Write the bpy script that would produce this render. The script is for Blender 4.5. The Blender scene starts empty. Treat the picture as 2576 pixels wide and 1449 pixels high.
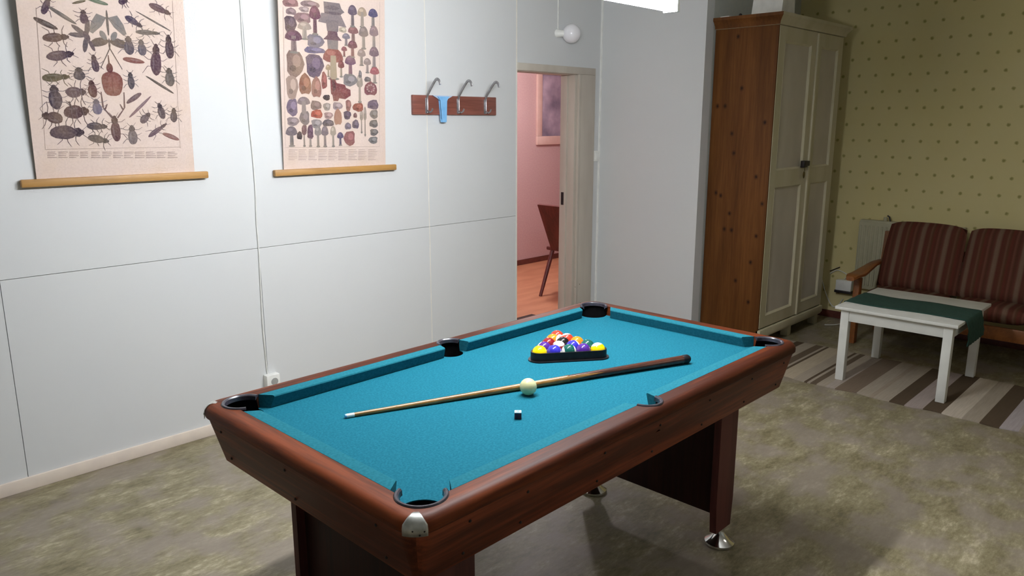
import bpy, bmesh, math, random
from mathutils import Vector, Matrix
random.seed(7)
PI = math.pi
sc = bpy.context.scene
COL = sc.collection

# ------------------------------------------------------------------ camera
FPX, PITCH, YAW, CAMH = 1912.266, 0.215164, 0.803748, 1.647855
FWD = Vector((math.sin(YAW)*math.cos(PITCH), math.cos(YAW)*math.cos(PITCH), -math.sin(PITCH)))
RGT = Vector((math.cos(YAW), -math.sin(YAW), 0))
UPV = RGT.cross(FWD)
CAM = Vector((0, 0, CAMH))
cd = bpy.data.cameras.new('camera'); cam = bpy.data.objects.new('camera', cd); COL.objects.link(cam)
cd.sensor_width = 36; cd.lens = FPX*36/2576; cd.clip_start = .05
R = Matrix((RGT, UPV, -FWD)).transposed().to_4x4(); R.translation = CAM
cam.matrix_world = R
sc.camera = cam

def at(px, py, x=None, y=None, z=None):      # the point of the photo on a real plane of the room
    d = FWD*FPX + RGT*(px-1288) - UPV*(py-724.5)
    t = (x-CAM.x)/d.x if x is not None else (y-CAM.y)/d.y if y is not None else (z-CAM.z)/d.z
    return CAM + d*t

# ------------------------------------------------------------------ materials
def s2l(c):
    return tuple((v/255/12.92 if v/255 <= .04045 else ((v/255+.055)/1.055)**2.4) for v in c) + (1,)

class N:
    def __init__(s, name):
        s.m = bpy.data.materials.new(name); s.m.use_nodes = True
        s.t = s.m.node_tree; s.b = s.t.nodes['Principled BSDF']
    def n(s, k, **kw):
        x = s.t.nodes.new(k)
        for a, v in kw.items(): setattr(x, a, v)
        return x
    def l(s, a, b): s.t.links.new(a, b)
    def math(s, op, a, b=None):
        x = s.n('ShaderNodeMath', operation=op)
        for i, v in enumerate((a, b)):
            if v is None: continue
            if isinstance(v, (int, float)): x.inputs[i].default_value = v
            else: s.l(v, x.inputs[i])
        return x.outputs[0]
    def mix(s, f, a, b):
        x = s.n('ShaderNodeMix', data_type='RGBA')
        for i, v in ((0, f), (6, a), (7, b)):
            if isinstance(v, (int, float, tuple)): x.inputs[i].default_value = v
            else: s.l(v, x.inputs[i])
        return x.outputs[2]
    def noise(s, scale, detail=3, stretch=(1, 1, 1), rough=.5, coord='Object'):
        tc = s.n('ShaderNodeTexCoord'); mp = s.n('ShaderNodeMapping'); mp.inputs['Scale'].default_value = stretch
        s.l(tc.outputs[coord], mp.inputs[0])
        x = s.n('ShaderNodeTexNoise'); x.inputs['Scale'].default_value = scale
        x.inputs['Detail'].default_value = detail; x.inputs['Roughness'].default_value = rough
        s.l(mp.outputs[0], x.inputs['Vector']); return x.outputs[0]
    def ramp(s, f, stops):
        x = s.n('ShaderNodeValToRGB'); r = x.color_ramp
        while len(r.elements) < len(stops): r.elements.new(.5)
        for e, (p, c) in zip(r.elements, stops): e.position = p; e.color = c
        s.l(f, x.inputs[0]); return x.outputs[0]
    def base(s, v):
        if isinstance(v, tuple): s.b.inputs['Base Color'].default_value = v
        else: s.l(v, s.b.inputs['Base Color'])
    def bump(s, h, d=.1, st=.3):
        x = s.n('ShaderNodeBump'); x.inputs['Distance'].default_value = d; x.inputs['Strength'].default_value = st
        s.l(h, x.inputs['Height']); s.l(x.outputs[0], s.b.inputs['Normal'])
    def fin(s, rough=.6, metal=0., spec=None, coat=0):
        s.b.inputs['Roughness'].default_value = rough; s.b.inputs['Metallic'].default_value = metal
        if spec is not None: s.b.inputs['Specular IOR Level'].default_value = spec
        if coat: s.b.inputs['Coat Weight'].default_value = coat; s.b.inputs['Coat Roughness'].default_value = .1
        return s.m

def mottled(name, c1, c2, scale=8, rough=.6, metal=0., stretch=(1, 1, 1), bump=0, detail=3, spec=None, lo=.35, hi=.65, coat=0):
    n = N(name); f = n.noise(scale, detail, stretch)
    n.base(n.ramp(f, [(lo, s2l(c1)), (hi, s2l(c2))]))
    if bump: n.bump(f, .002, bump)
    return n.fin(rough, metal, spec, coat)

def wood(name, c1, c2, axis, rough=.35, fine=1., spec=.5, coat=0):
    st = [1, 1, 1]; st[axis] = .06
    n = N(name)
    a = n.noise(9*fine, 5, tuple(st)); b = n.noise(70*fine, 3, tuple(st), .6)
    f = n.math('ADD', n.math('MULTIPLY', a, .65), n.math('MULTIPLY', b, .35))
    n.base(n.ramp(f, [(.41, s2l(c1)), (.5, s2l(tuple((p+q)/2 for p, q in zip(c1, c2)))), (.59, s2l(c2))]))
    n.bump(b, .0006, .15)
    return n.fin(rough, 0, spec, coat)

M = {}
for k, ax in (('x', 0), ('y', 1), ('z', 2)):
    M['mah'+k] = wood('mahogany_laminate_'+k, (62, 24, 8), (120, 56, 23), ax, .5, spec=.22)
    M['apr'+k] = wood('mahogany_apron_'+k, (84, 38, 22), (150, 74, 46), ax, .5, spec=.22)
    M['pine'+k] = wood('stained_pine_'+k, (140, 86, 48), (176, 112, 66), ax, .5)
M['mah_shade'] = wood('shaded_mahogany_panel', (36, 15, 12), (54, 24, 18), 2, .55, spec=.25)  # shade under the table put into the colour, darker than the leg posts
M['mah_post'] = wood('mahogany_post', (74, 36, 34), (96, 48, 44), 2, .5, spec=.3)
M['cloth'] = mottled('teal_baize', (22, 96, 114), (34, 112, 132), 160, .95, spec=.1, detail=6, lo=.4, hi=.75)
M['cloth_rail'] = mottled('teal_baize_rail', (28, 100, 114), (38, 110, 126), 120, .95, spec=.1, detail=4)
M['black_pl'] = mottled('black_plastic', (20, 18, 21), (30, 28, 32), 30, .5, spec=.3)
M['liner'] = mottled('pocket_liner_black', (8, 8, 10), (14, 14, 16), 30, .9, spec=.08)
M['rim'] = mottled('glossy_grey_black_rim', (48, 46, 54), (66, 63, 72), 30, .26)
M['chrome'] = mottled('chrome', (205, 203, 200), (225, 223, 220), 12, .14, 1.)
M['cap'] = mottled('worn_silver_cap', (178, 180, 176), (222, 222, 218), 30, .3, .75)
M['screw'] = mottled('dark_screw_cap', (26, 14, 12), (40, 22, 18), 30, .5)
M['gap'] = mottled('dark_gap', (22, 18, 16), (30, 26, 22), 10, .9)

n = N('painted_panel'); f = n.noise(230, 3); g = n.noise(2.2, 3)
n.base(n.mix(n.math('MULTIPLY', g, .5), s2l((209, 211, 213)), s2l((215, 215, 212)))); n.bump(f, .001, .12)
M['wall'] = n.fin(.62, spec=.35)
M['wall_grey'] = mottled('painted_wall_grey', (182, 186, 182), (188, 190, 184), 40, .7)
M['white_paint'] = mottled('white_paint', (226, 222, 214), (234, 230, 222), 20, .5)
M['base_paint'] = mottled('cream_baseboard_paint', (222, 208, 196), (230, 216, 202), 14, .5)
M['casing'] = mottled('worn_cream_casing', (184, 174, 162), (198, 190, 178), 6, .5, stretch=(1, 1, .2))
M['ceil'] = mottled('ceiling_paint', (214, 214, 210), (222, 222, 218), 12, .9)
M['pinkwall'] = mottled('pink_wall_paint', (194, 160, 160), (200, 168, 166), 60, .8)
M['brown_base'] = mottled('brown_baseboard', (92, 48, 42), (108, 58, 48), 20, .5)
M['orangefloor'] = mottled('orange_brown_floor', (180, 120, 88), (196, 136, 102), 9, .5, stretch=(.3, 1, 1))
M['mat'] = mottled('dark_doormat', (52, 36, 36), (70, 50, 46), 60, .95)
M['darkwood'] = wood('dark_chair_wood', (70, 30, 28), (100, 46, 42), 2, .4)
M['plastic_w'] = mottled('white_plastic', (232, 232, 228), (240, 240, 236), 20, .35)
M['plastic_g'] = mottled('grey_recess', (150, 150, 148), (160, 160, 158), 20, .5)
M['cable'] = mottled('white_cable', (214, 214, 210), (226, 226, 222), 30, .5)
M['glassw'] = mottled('opal_glass', (232, 230, 236), (240, 238, 242), 6, .2)
M['metal'] = mottled('brushed_hook_metal', (140, 138, 140), (166, 164, 166), 40, .35, .8)
M['blue_pl'] = mottled('light_blue_plastic', (118, 176, 226), (134, 190, 236), 20, .35)
M['blue_pale'] = mottled('pale_translucent_plastic', (170, 184, 206), (184, 198, 218), 20, .35)
M['rackwood'] = wood('brown_rack_board', (112, 64, 54), (142, 86, 74), 0, .4)
M['rodwood'] = wood('oak_rod', (146, 104, 52), (178, 134, 76), 0, .5)
M['white_box'] = mottled('white_cardboard', (208, 206, 200), (222, 220, 214), 14, .8)
M['cream'] = mottled('worn_cream_wardrobe', (184, 176, 144), (198, 190, 166), 3, .5, stretch=(2, 2, .5), detail=4)
M['cream_panel'] = mottled('worn_cream_grey_panel', (184, 176, 162), (198, 190, 176), 4, .5, stretch=(1, 1, .5))
M['bead'] = mottled('cream_bead', (196, 188, 160), (206, 198, 172), 8, .45)
M['iron'] = mottled('dark_iron', (34, 28, 30), (50, 44, 46), 30, .5, .3)
M['brass'] = mottled('tarnished_brass', (84, 72, 38), (104, 90, 50), 30, .4, .6)
M['table_w'] = mottled('white_table_paint', (212, 212, 206), (220, 220, 214), 12, .45)
M['green'] = mottled('dark_green_runner', (24, 56, 48), (38, 74, 62), 40, .95, stretch=(6, 1, 1), bump=.5)
M['radiator'] = mottled('radiator_enamel', (176, 172, 146), (184, 180, 154), 10, .45)
M['sofa_wood'] = wood('honey_sofa_wood', (122, 72, 34), (152, 92, 46), 0, .38)
M['ball_w'] = mottled('cue_ball_ivory', (214, 210, 158), (220, 216, 166), 8, .2)
M['num'] = mottled('number_ink', (12, 12, 14), (20, 20, 22), 30, .3)
M['chalk'] = mottled('blue_chalk', (178, 222, 232), (200, 236, 242), 60, .9)
M['chalk_side'] = mottled('chalk_label', (34, 44, 66), (86, 34, 48), 70, .7)
M['picframe'] = mottled('pale_picture_frame', (206, 172, 162), (214, 182, 172), 8, .5)
M['picture'] = mottled('grey_lilac_print', (120, 108, 126), (190, 170, 186), 3.2, .6, detail=5)

# linoleum
n = N('mottled_linoleum')
a = n.noise(7, 9, (.75, 1.6, 1), .72); b = n.noise(34, 8, (.7, 1.7, 1), .75); c = n.noise(1.3, 2)
f = n.math('ADD', n.math('ADD', n.math('MULTIPLY', a, .48), n.math('MULTIPLY', b, .36)), n.math('MULTIPLY', c, .16))
base_ = n.ramp(f, [(.36, s2l((84, 75, 52))), (.46, s2l((120, 111, 84))), (.53, s2l((140, 131, 104))), (.62, s2l((184, 172, 146)))])
n.base(n.mix(n.ramp(n.noise(5, 4), [(.45, (0, 0, 0, 1)), (.6, (.65, .65, .65, 1))]), base_, s2l((140, 128, 120))))
n.b.inputs['Roughness'].default_value = .42
M['lino'] = n.fin(.45, spec=.4)

# dotted wallpaper
n = N('green_dotted_wallpaper')
ge = n.n('ShaderNodeNewGeometry'); sp = n.n('ShaderNodeSeparateXYZ'); n.l(ge.outputs['Position'], sp.inputs[0])
P = .127
u = n.math('DIVIDE', n.math('SUBTRACT', sp.outputs['Y'], 2.514), P); v = n.math('DIVIDE', n.math('SUBTRACT', sp.outputs['Z'], 2.516), 2*P)
def lat(du, dv):
    fu = n.math('SUBTRACT', n.math('FRACT', n.math('ADD', u, du+.5+50)), .5)
    fv = n.math('MULTIPLY', n.math('SUBTRACT', n.math('FRACT', n.math('ADD', v, dv+.5+50)), .5), 2)
    return n.math('SQRT', n.math('ADD', n.math('MULTIPLY', fu, fu), n.math('MULTIPLY', fv, fv)))
d = n.math('MINIMUM', lat(0, 0), lat(.5, .5))
d = n.math('ADD', d, n.math('MULTIPLY', n.math('SUBTRACT', n.noise(90, 2), .5), .09))
msk = n.ramp(d, [(.05, (1, 1, 1, 1)), (.13, (0, 0, 0, 1))])
bs = n.mix(n.noise(3, 3), s2l((214, 200, 142)), s2l((220, 208, 162)))
n.base(n.mix(msk, bs, s2l((158, 148, 92))))
M['paper'] = n.fin(.8, spec=.2)

# striped rag rug: stripes across, by real y
def stripes(name, axis, stops, scale_noise, c_noise, rough=.95, period=None, off=0, scale=1.):
    n = N(name); ge = n.n('ShaderNodeTexCoord'); sp = n.n('ShaderNodeSeparateXYZ'); n.l(ge.outputs['Object'], sp.inputs[0])
    y = sp.outputs[axis]
    y = n.math('ADD', y, off)
    if scale != 1: y = n.math('DIVIDE', y, scale)
    if period: y = n.math('FRACT', n.math('DIVIDE', y, period))
    x = n.n('ShaderNodeValToRGB'); r = x.color_ramp; r.interpolation = 'CONSTANT' if not period else 'LINEAR'
    while len(r.elements) < len(stops): r.elements.new(.5)
    for e, (p, c) in zip(r.elements, stops): e.position = p; e.color = s2l(c)
    n.l(y, x.inputs[0])
    st = [1, 1, 1]; st[axis] = 12 if not period else 3
    g = n.noise(scale_noise, 3, tuple(st))
    m = n.mix(n.math('MULTIPLY', g, c_noise), x.outputs[0], s2l((60, 50, 44)))
    n.base(m); n.bump(g, .003, .4)
    return n.fin(rough, spec=.1)
L_, D_, D2 = (168, 156, 140), (88, 74, 58), (104, 90, 74)
rs = [(0, D_), (.12, L_), (.25, D_), (.38, L_), (.46, D2), (.58, L_), (.697, (176, 166, 166)), (.785, D_), (.882, L_), (.97, (196, 184, 168)), (1.076, D_), (1.18, (168, 154, 148)), (1.275, D_), (1.361, L_),
      (1.455, (160, 146, 130)), (1.475, L_), (1.556, (124, 108, 92)), (1.68, (170, 158, 148)), (1.74, L_), (1.797, D2), (1.84, L_), (1.858, D_), (1.877, L_), (1.96, (182, 168, 146)), (2.062, D_), (2.085, L_), (2.10, D2), (2.164, L_), (2.25, D_), (2.31, L_)]
M['rug'] = stripes('striped_rag_rug', 1, [(p/2.5, c) for p, c in rs], 8, .35, scale=2.5)
sofa_st = [(0, (91, 52, 43)), (.1, (83, 50, 37)), (.2, (109, 68, 55)), (.26, (87, 48, 37)), (.36, (97, 48, 39)), (.45, (87, 57, 39)), (.52, (105, 73, 58)), (.58, (89, 52, 39)), (.72, (91, 48, 39)), (.8, (117, 93, 76)), (.9, (119, 94, 79)), (.97, (95, 57, 45))]
M['sofa'] = stripes('striped_brown_upholstery', 1, sofa_st, 60, .25, period=.165, off=10.02)

# poster (vertex coloured print)
n = N('printed_canvas'); ca = n.n('ShaderNodeVertexColor', layer_name='Print')
g = n.noise(9, 4); w = n.noise(300, 2)
fine = n.noise(110, 5, rough=.7)
n.base(n.mix(n.ramp(fine, [(.40, (.16, .16, .16, 1)), (.55, (0, 0, 0, 1))]), n.mix(n.ramp(g, [(.45, (0, 0, 0, 1)), (.8, (.22, .22, .22, 1))]), ca.outputs[0], s2l((206, 176, 136))), s2l((176, 156, 148)))); n.bump(w, .0008, .25)
M['print'] = n.fin(.85, spec=.2)

# ------------------------------------------------------------------ mesh helpers
def box(bm, x0, x1, y0, y1, z0, z1, bev=0, seg=2):
    vs = [bm.verts.new(p) for p in ((x0, y0, z0), (x1, y0, z0), (x1, y1, z0), (x0, y1, z0), (x0, y0, z1), (x1, y0, z1), (x1, y1, z1), (x0, y1, z1))]
    fs = [bm.faces.new([vs[i] for i in q]) for q in ((3, 2, 1, 0), (4, 5, 6, 7), (0, 1, 5, 4), (1, 2, 6, 5), (2, 3, 7, 6), (3, 0, 4, 7))]
    if bev:
        es = list({e for f in fs for e in f.edges})
        bmesh.ops.bevel(bm, geom=es, offset=bev, segments=seg, affect='EDGES', profile=.5)
    return vs

def tube(bm, pts, r, seg=10, flat=None, cap=True):
    pts = [Vector(p) for p in pts]; rr = r if isinstance(r, (list, tuple)) else [r]*len(pts)
    rings = []; up = None
    for i, p in enumerate(pts):
        t = (pts[min(i+1, len(pts)-1)] - pts[max(i-1, 0)]).normalized()
        if up is None:
            up = Vector((0, 0, 1)) if abs(t.z) < .9 else Vector((1, 0, 0))
        a = t.cross(up).normalized(); b = a.cross(t).normalized(); up = b
        rings.append([bm.verts.new(p + (a*math.cos(q)*(flat or 1) + b*math.sin(q))*rr[i]) for q in [2*PI*k/seg for k in range(seg)]])
    for A, B in zip(rings, rings[1:]):
        for k in range(seg): bm.faces.new((A[k], A[(k+1) % seg], B[(k+1) % seg], B[k]))
    if cap:
        bm.faces.new(rings[0][::-1]); bm.faces.new(rings[-1])
    return rings

def smooth_path(pts, n=8):
    pts = [Vector(p) for p in pts]; out = []
    for i in range(len(pts)-1):
        p0, p1, p2, p3 = pts[max(i-1, 0)], pts[i], pts[i+1], pts[min(i+2, len(pts)-1)]
        for k in range(n):
            t = k/n
            out.append(.5*((2*p1)+(p2-p0)*t+(2*p0-5*p1+4*p2-p3)*t*t+(3*p1-p0-3*p2+p3)*t**3))
    return out + [pts[-1]]

def lathe(bm, c, prof, seg=32, ang=(0, 2*PI), close=None):
    c = Vector(c); full = abs(ang[1]-ang[0]-2*PI) < 1e-6; m = seg if full else seg+1
    cols = []
    for k in range(m):
        q = ang[0]+(ang[1]-ang[0])*k/seg
        cols.append([bm.verts.new(c+Vector((math.cos(q)*r, math.sin(q)*r, z))) for r, z in prof])
    for k in range(seg):
        A, B = cols[k], cols[(k+1) % m]
        for i in range(len(prof)-1): bm.faces.new((A[i], B[i], B[i+1], A[i+1]))
        if close: bm.faces.new((A[-1], B[-1], B[0], A[0]))
    if close and not full:
        bm.faces.new(cols[0]); bm.faces.new(cols[-1][::-1])

def prism(bm, poly, z0, z1, f=lambda x, y, z: (x, y, z)):
    A = [bm.verts.new(f(x, y, z0)) for x, y in poly]; B = [bm.verts.new(f(x, y, z1)) for x, y in poly]
    bm.faces.new(A[::-1]); bm.faces.new(B)
    for i in range(len(poly)): bm.faces.new((A[i], A[(i+1) % len(poly)], B[(i+1) % len(poly)], B[i]))

def obj(name, bm, mat, parent=None, smooth=True, angle=40):
    bmesh.ops.remove_doubles(bm, verts=bm.verts, dist=1e-6)
    bmesh.ops.recalc_face_normals(bm, faces=bm.faces)
    me = bpy.data.meshes.new(name)
    if smooth:
        for f in bm.faces: f.smooth = True
        for e in bm.edges:
            if len(e.link_faces) == 2 and e.calc_face_angle(0) > math.radians(angle): e.smooth = False
    if parent is not None:
        l = parent.location.copy(); p = parent.parent
        while p is not None: l += p.location; p = p.parent
        bmesh.ops.translate(bm, verts=bm.verts, vec=-l)
    bm.to_mesh(me); bm.free()
    me.materials.append(M[mat] if isinstance(mat, str) else mat)
    o = bpy.data.objects.new(name, me); COL.objects.link(o)
    if parent is not None: o.parent = parent
    return o

def thing(name, label, cat, loc=(0, 0, 0), group=None):
    o = bpy.data.objects.new(name, None); COL.objects.link(o); o.location = loc; o.empty_display_size = .1
    o['label'] = label; o['category'] = cat
    if group: o['group'] = group
    return o
def tag(o, label, cat, group=None):
    o['label'] = label; o['category'] = cat
    if group: o['group'] = group
    return o
def struct(name, bm, mat, parent=None, **k):
    o = obj(name, bm, mat, parent, **k)
    if parent is None: o['kind'] = 'structure'
    return o
def bx(*a, **k):
    bm = bmesh.new(); box(bm, *a, **k); return bm
def recentre(o, c):                     # origin of a single-mesh thing at its own place
    c = Vector(c); o.data.transform(Matrix.Translation(-c)); o.location = c; return o
def cut(o, cutters):                    # boolean difference, applied
    for bmc in cutters:
        bmesh.ops.recalc_face_normals(bmc, faces=bmc.faces)
        me = bpy.data.meshes.new('cutter'); bmc.to_mesh(me); bmc.free()
        c = bpy.data.objects.new('cutter', me); COL.objects.link(c)
        if o.parent: c.location = o.parent.location
        md = o.modifiers.new('b', 'BOOLEAN'); md.operation = 'DIFFERENCE'; md.object = c; md.solver = 'EXACT'
        c.location = (0, 0, 0)
        if o.parent:
            l = o.parent.location
            me.transform(Matrix.Translation(Vector((0, 0, 0))))
        bpy.context.view_layer.update()
        dg = bpy.context.evaluated_depsgraph_get()
        nm = bpy.data.meshes.new_from_object(o.evaluated_get(dg))
        o.modifiers.clear(); old = o.data; o.data = nm; bpy.data.meshes.remove(old)
        bpy.data.objects.remove(c); bpy.data.meshes.remove(me)
    return o

# ------------------------------------------------------------------ room shell
YW, XB, YC, XG, CH = 3.826, 4.995, 2.914, 6.50, 2.75
XL, YF = -2.2, -3.2
struct('floor', bx(XL-.1, XG+.1, YF-.1, YW+.145, -.06, 0), 'lino')
struct('ceiling', bx(XL-.1, XG+.1, YF-.1, YW+.145, CH, CH+.06), 'ceil')
bm = bmesh.new()
seams = [XL, -1.62, -.42, .778, 1.986, 3.19, 4.021]
for i in range(6):
    g = .0012
    for z0, z1 in ((0, .977-g), (.977+g, CH)):
        box(bm, seams[i]+(g if i else 0), seams[i+1]-(g if i < 5 else 0), YW, YW+.012, z0, z1, bev=.0008, seg=1)
box(bm, XL, 4.021, YW+.012, YW+.14, 0, CH)
box(bm, 4.021, XB, YW+.010, YW+.14, 2.05, CH)
box(bm, 4.73, XB, YW+.010, YW+.14, 0, 2.05)
struct('wall_back', bm, 'wall', smooth=False)
bm = bmesh.new(); box(bm, 3.187, 3.193, YW-.0012, YW+.002, .1, CH); box(bm, 4.009, 4.021, YW-.0015, YW+.01, 0.08, CH)
struct('trim_1', bm, 'white_paint')
struct('wall_side', bx(XB, XB+.1, YC+.0, YW+.14, 0, CH), 'wall')
struct('trim_2', bx(XB-.013, XB, YW-.003, YW+.010, 0, CH), 'plastic_w')
struct('wall_alcove', bx(XB+.1, XG, YC, YC+.1, 0, CH), 'wall_grey')
struct('wall_right', bx(XG, XG+.1, YF, YC+.1, 0, CH), 'paper')
struct('wall_left', bx(XL-.1, XL, YF, YW, 0, CH), 'wall_grey')
struct('wall_front', bx(XL, XG, YF-.1, YF, 0, CH), 'wall_grey')
bm = bmesh.new(); box(bm, XL, 4.0, YW-.013, YW, 0, .062, bev=.003)
struct('baseboard_back', bm, 'base_paint')
struct('baseboard_side', bx(XB-.013, XB, YC, YW+.03, 0, .062, bev=.003), 'base_paint')
struct('baseboard_right', bx(XG-.013, XG, YF, YC, 0, .06, bev=.003), 'brown_base')
# door opening: head, jambs, casing
d1 = bpy.data.objects.new('door_1', None); COL.objects.link(d1); d1.location = (4.35, YW+.09, 0); d1['kind'] = 'structure'
bm = bmesh.new(); box(bm, 4.021, 4.70, YW+.010, YW+.14, 2.0, 2.05, bev=.002); box(bm, 4.022, 4.91, YW-.007, YW+.011, 2.004, 2.056, bev=.004)
obj('door_head', bm, 'casing', d1)
bm = bmesh.new(); box(bm, 4.675, 4.73, YW+.009, YW+.14, 0, 2.0, bev=.002); box(bm, 4.66, 4.69, YW+.075, YW+.14, 0, 2.0, bev=.003)
obj('door_jamb', bm, 'casing', d1)
bm = bmesh.new(); box(bm, 4.715, 4.91, YW-.007, YW+.010, 0, 2.004, bev=.004); box(bm, 4.70, 4.728, YW-.012, YW+.011, 0, 2.004, bev=.004)
obj('door_casing', bm, 'casing', d1)
bm = bmesh.new(); box(bm, 4.021, 4.03, YW+.012, YW+.14, 0, 2.0)
obj('door_jamb', bm, 'casing', d1)
o = obj('strike_plate', bx(4.657, 4.661, YW+.095, YW+.12, 1.0, 1.1), 'iron', d1)
for px, py in ((1447, 722), (1458, 715), (1460, 762)):
    p = at(px, py, y=YW-.008); bm = bmesh.new(); bmesh.ops.create_uvsphere(bm, u_segments=8, v_segments=6, radius=.003, matrix=Matrix.Translation((p.x, YW-.0075, p.z))); obj('screw', bm, 'iron', d1)

# next room
Y2 = 6.05
struct('floor', bx(3.0, 9.0, YW+.145, Y2+.1, -.06, 0), 'orangefloor')
struct('ceiling', bx(3.0, 9.0, YW+.145, Y2+.1, 2.6, 2.66), 'ceil')
struct('wall_far', bx(3.0, 9.0, Y2, Y2+.1, 0, 2.6), 'pinkwall')
struct('wall_far_left', bx(2.9, 3.0, YW+.145, Y2, 0, 2.6), 'pinkwall')
struct('wall_far_right', bx(9.0, 9.1, YW+.145, Y2, 0, 2.6), 'pinkwall')
struct('wall_far_near', bx(XB+.1, 9.0, YW+.145, YW+.2, 0, 2.6), 'pinkwall')
struct('baseboard_far', bx(3.0, 9.0, Y2-.015, Y2, 0, .06), 'brown_base')

pf = thing('framed_picture', 'pale framed grey lilac picture hanging on the pink wall', 'picture', (7.03, Y2-.02, 1.4))
bm = bmesh.new()
for a in ((6.67, 7.40, 1.385, 1.485), (6.67, 7.40, 2.18, 2.28), (6.67, 6.755, 1.485, 2.18), (7.315, 7.40, 1.485, 2.18)): box(bm, a[0], a[1], Y2-.03, Y2-.001, a[2], a[3], bev=.005)
obj('picture_frame', bm, 'picframe', pf); obj('print', bx(6.77, 7.30, Y2-.014, Y2-.006, 1.485, 2.18), 'picture', pf)

tag(recentre(obj('doormat', bx(4.06, 4.76, 4.06, 4.35, 0, .008, bev=.003), 'mat'), (4.4, 4.2, 0)), 'dark doormat on the orange floor just inside the doorway', 'doormat')

# chair in the next room (only its leaning back and a splayed leg show)
ch = thing('wooden_chair', 'dark brown wooden chair half hidden behind the door frame', 'chair', (5.72, 4.62, 0))
obj('seat', bx(5.50, 5.94, 4.42, 4.84, .43, .465, bev=.01), 'darkwood', ch)
bm = bmesh.new()
prism(bm, [(5.50, .45), (5.30, .889), (5.335, .895), (5.56, .45)], 4.50, 4.78, lambda x, y, z: (x, z, y))
obj('backrest', bm, 'darkwood', ch)
for (xa, ya, xb) in ((5.355, 4.50, 5.53), (5.355, 4.78, 5.53), (6.06, 4.50, 5.90), (6.06, 4.78, 5.90)):
    bm = bmesh.new(); tube(bm, [(xa, ya, 0), (xb, ya, .44)], [.016, .022], 10); obj('leg', bm, 'darkwood', ch)

# ------------------------------------------------------------------ wall things on the back wall
sw = thing('light_switch', 'white light switch on the wall beside the door casing', 'light switch', (4.95, YW+.010, 1.38))
obj('plate', bx(4.916, 4.986, YW-.001, YW+.010, 1.335, 1.42, bev=.003), 'plastic_w', sw)
obj('rocker', bx(4.932, 4.970, YW-.006, YW+.000, 1.35, 1.405, bev=.002), 'plastic_w', sw)

gl = thing('wall_lamp', 'round white opal globe lamp above the doorway', 'lamp', (4.50, YW+.010, 2.29))
bm = bmesh.new(); tube(bm, [(4.46, YW+.011, 2.285), (4.46, YW+.01, 2.285), (4.515, YW-.04, 2.285)], [.03, .028, .02], 16); obj('lamp_base', bm, 'plastic_w', gl)
bm = bmesh.new(); bmesh.ops.create_uvsphere(bm, u_segments=32, v_segments=20, radius=.068, matrix=Matrix.Translation((4.545, YW-.055, 2.285))); obj('globe', bm, 'glassw', gl)
bm = bmesh.new(); tube(bm, [(4.46, YW+.004, 2.30), (4.46, YW+.004, CH-.002)], .006, 8); obj('cord', bm, 'cable', gl)

ol = thing('wall_socket', 'white surface mounted wall socket with a cable behind the pool table', 'socket', (1.99, YW, .2))
obj('socket_body', bx(1.955, 2.035, YW-.045, YW, .175, .262, bev=.005), 'plastic_w', ol)
bm = bmesh.new(); tube(bm, [(2.0, YW-.0465, .222), (2.0, YW-.04, .222)], .021, 20); obj('socket_recess', bm, 'plastic_g', ol)
bm = bmesh.new(); pts = []
for px, py in ((605, 0), (610, 90), (618, 180), (627, 300), (637, 400), (643, 480), (646, 560), (652, 640), (657, 740), (662, 830), (668, 890), (673, 938)):
    p = at(px, py, y=YW-.006); pts.append((p.x, YW-.0045, p.z))
pts = [(1.97, YW-.0045, CH-.004)] + pts + [(1.988, YW-.012, .258)]
tube(bm, smooth_path(pts, 5), .0042, 8)
tag(obj('power_cable', bm, 'cable'), 'thin white cable running down the wall to the socket', 'cable')

# coat rack
cr = thing('coat_rack', 'brown wooden wall rack with three bent metal coat hooks', 'coat rack', (3.43, YW, 1.7))
obj('board', bx(3.064, 3.793, YW-.02, YW, 1.692, 1.812, bev=.004), 'rackwood', cr)
def hook(px, base_y=YW-.02):
    x = at(px, 262, y=base_y).x
    h = obj('hook', (lambda b: (tube(b, smooth_path([(x, base_y-.004, 1.705), (x, base_y-.006, 1.74), (x, base_y-.008, 1.80), (x, base_y-.03, 1.835), (x, base_y-.075, 1.885), (x, base_y-.10, 1.905), (x, base_y-.125, 1.897), (x, base_y-.135, 1.872)], 6), .0055, 8, flat=1.7), tube(b, smooth_path([(x, base_y-.004, 1.72), (x, base_y-.03, 1.708), (x, base_y-.05, 1.715), (x, base_y-.058, 1.73)], 5), .005, 8), box(b, x-.012, x+.012, base_y-.003, base_y, 1.70, 1.795, bev=.001), b)[-1])(bmesh.new()), 'metal', cr)
for px in (1073, 1152, 1220): hook(px)

# ice scraper on first hook
hx = 3.30
sr = thing('ice_scraper', 'light blue plastic ice scraper hanging on the coat rack', 'ice scraper', (hx, YW-.03, 1.66))
bm = bmesh.new(); Fxz = lambda yy0, yy1: (lambda x, y, z: (x, yy0+(yy1-yy0)*z, y))
prism(bm, [(hx-.085, 1.812), (hx+.085, 1.812), (hx+.022, 1.782), (hx-.022, 1.782)], 0, 1, Fxz(YW-.032, YW-.024)); obj('blade', bm, 'blue_pale', sr)
bm = bmesh.new(); prism(bm, [(hx-.05, 1.806), (hx+.05, 1.806), (hx+.025, 1.78), (hx+.022, 1.66), (hx+.024, 1.645), (hx-.016, 1.645), (hx-.020, 1.66), (hx-.025, 1.78)], 0, 1, Fxz(YW-.040, YW-.0202))
bmesh.ops.bevel(bm, geom=list(bm.edges), offset=.003, segments=2, affect='EDGES'); obj('handle', bm, 'blue_pl', sr)

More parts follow.
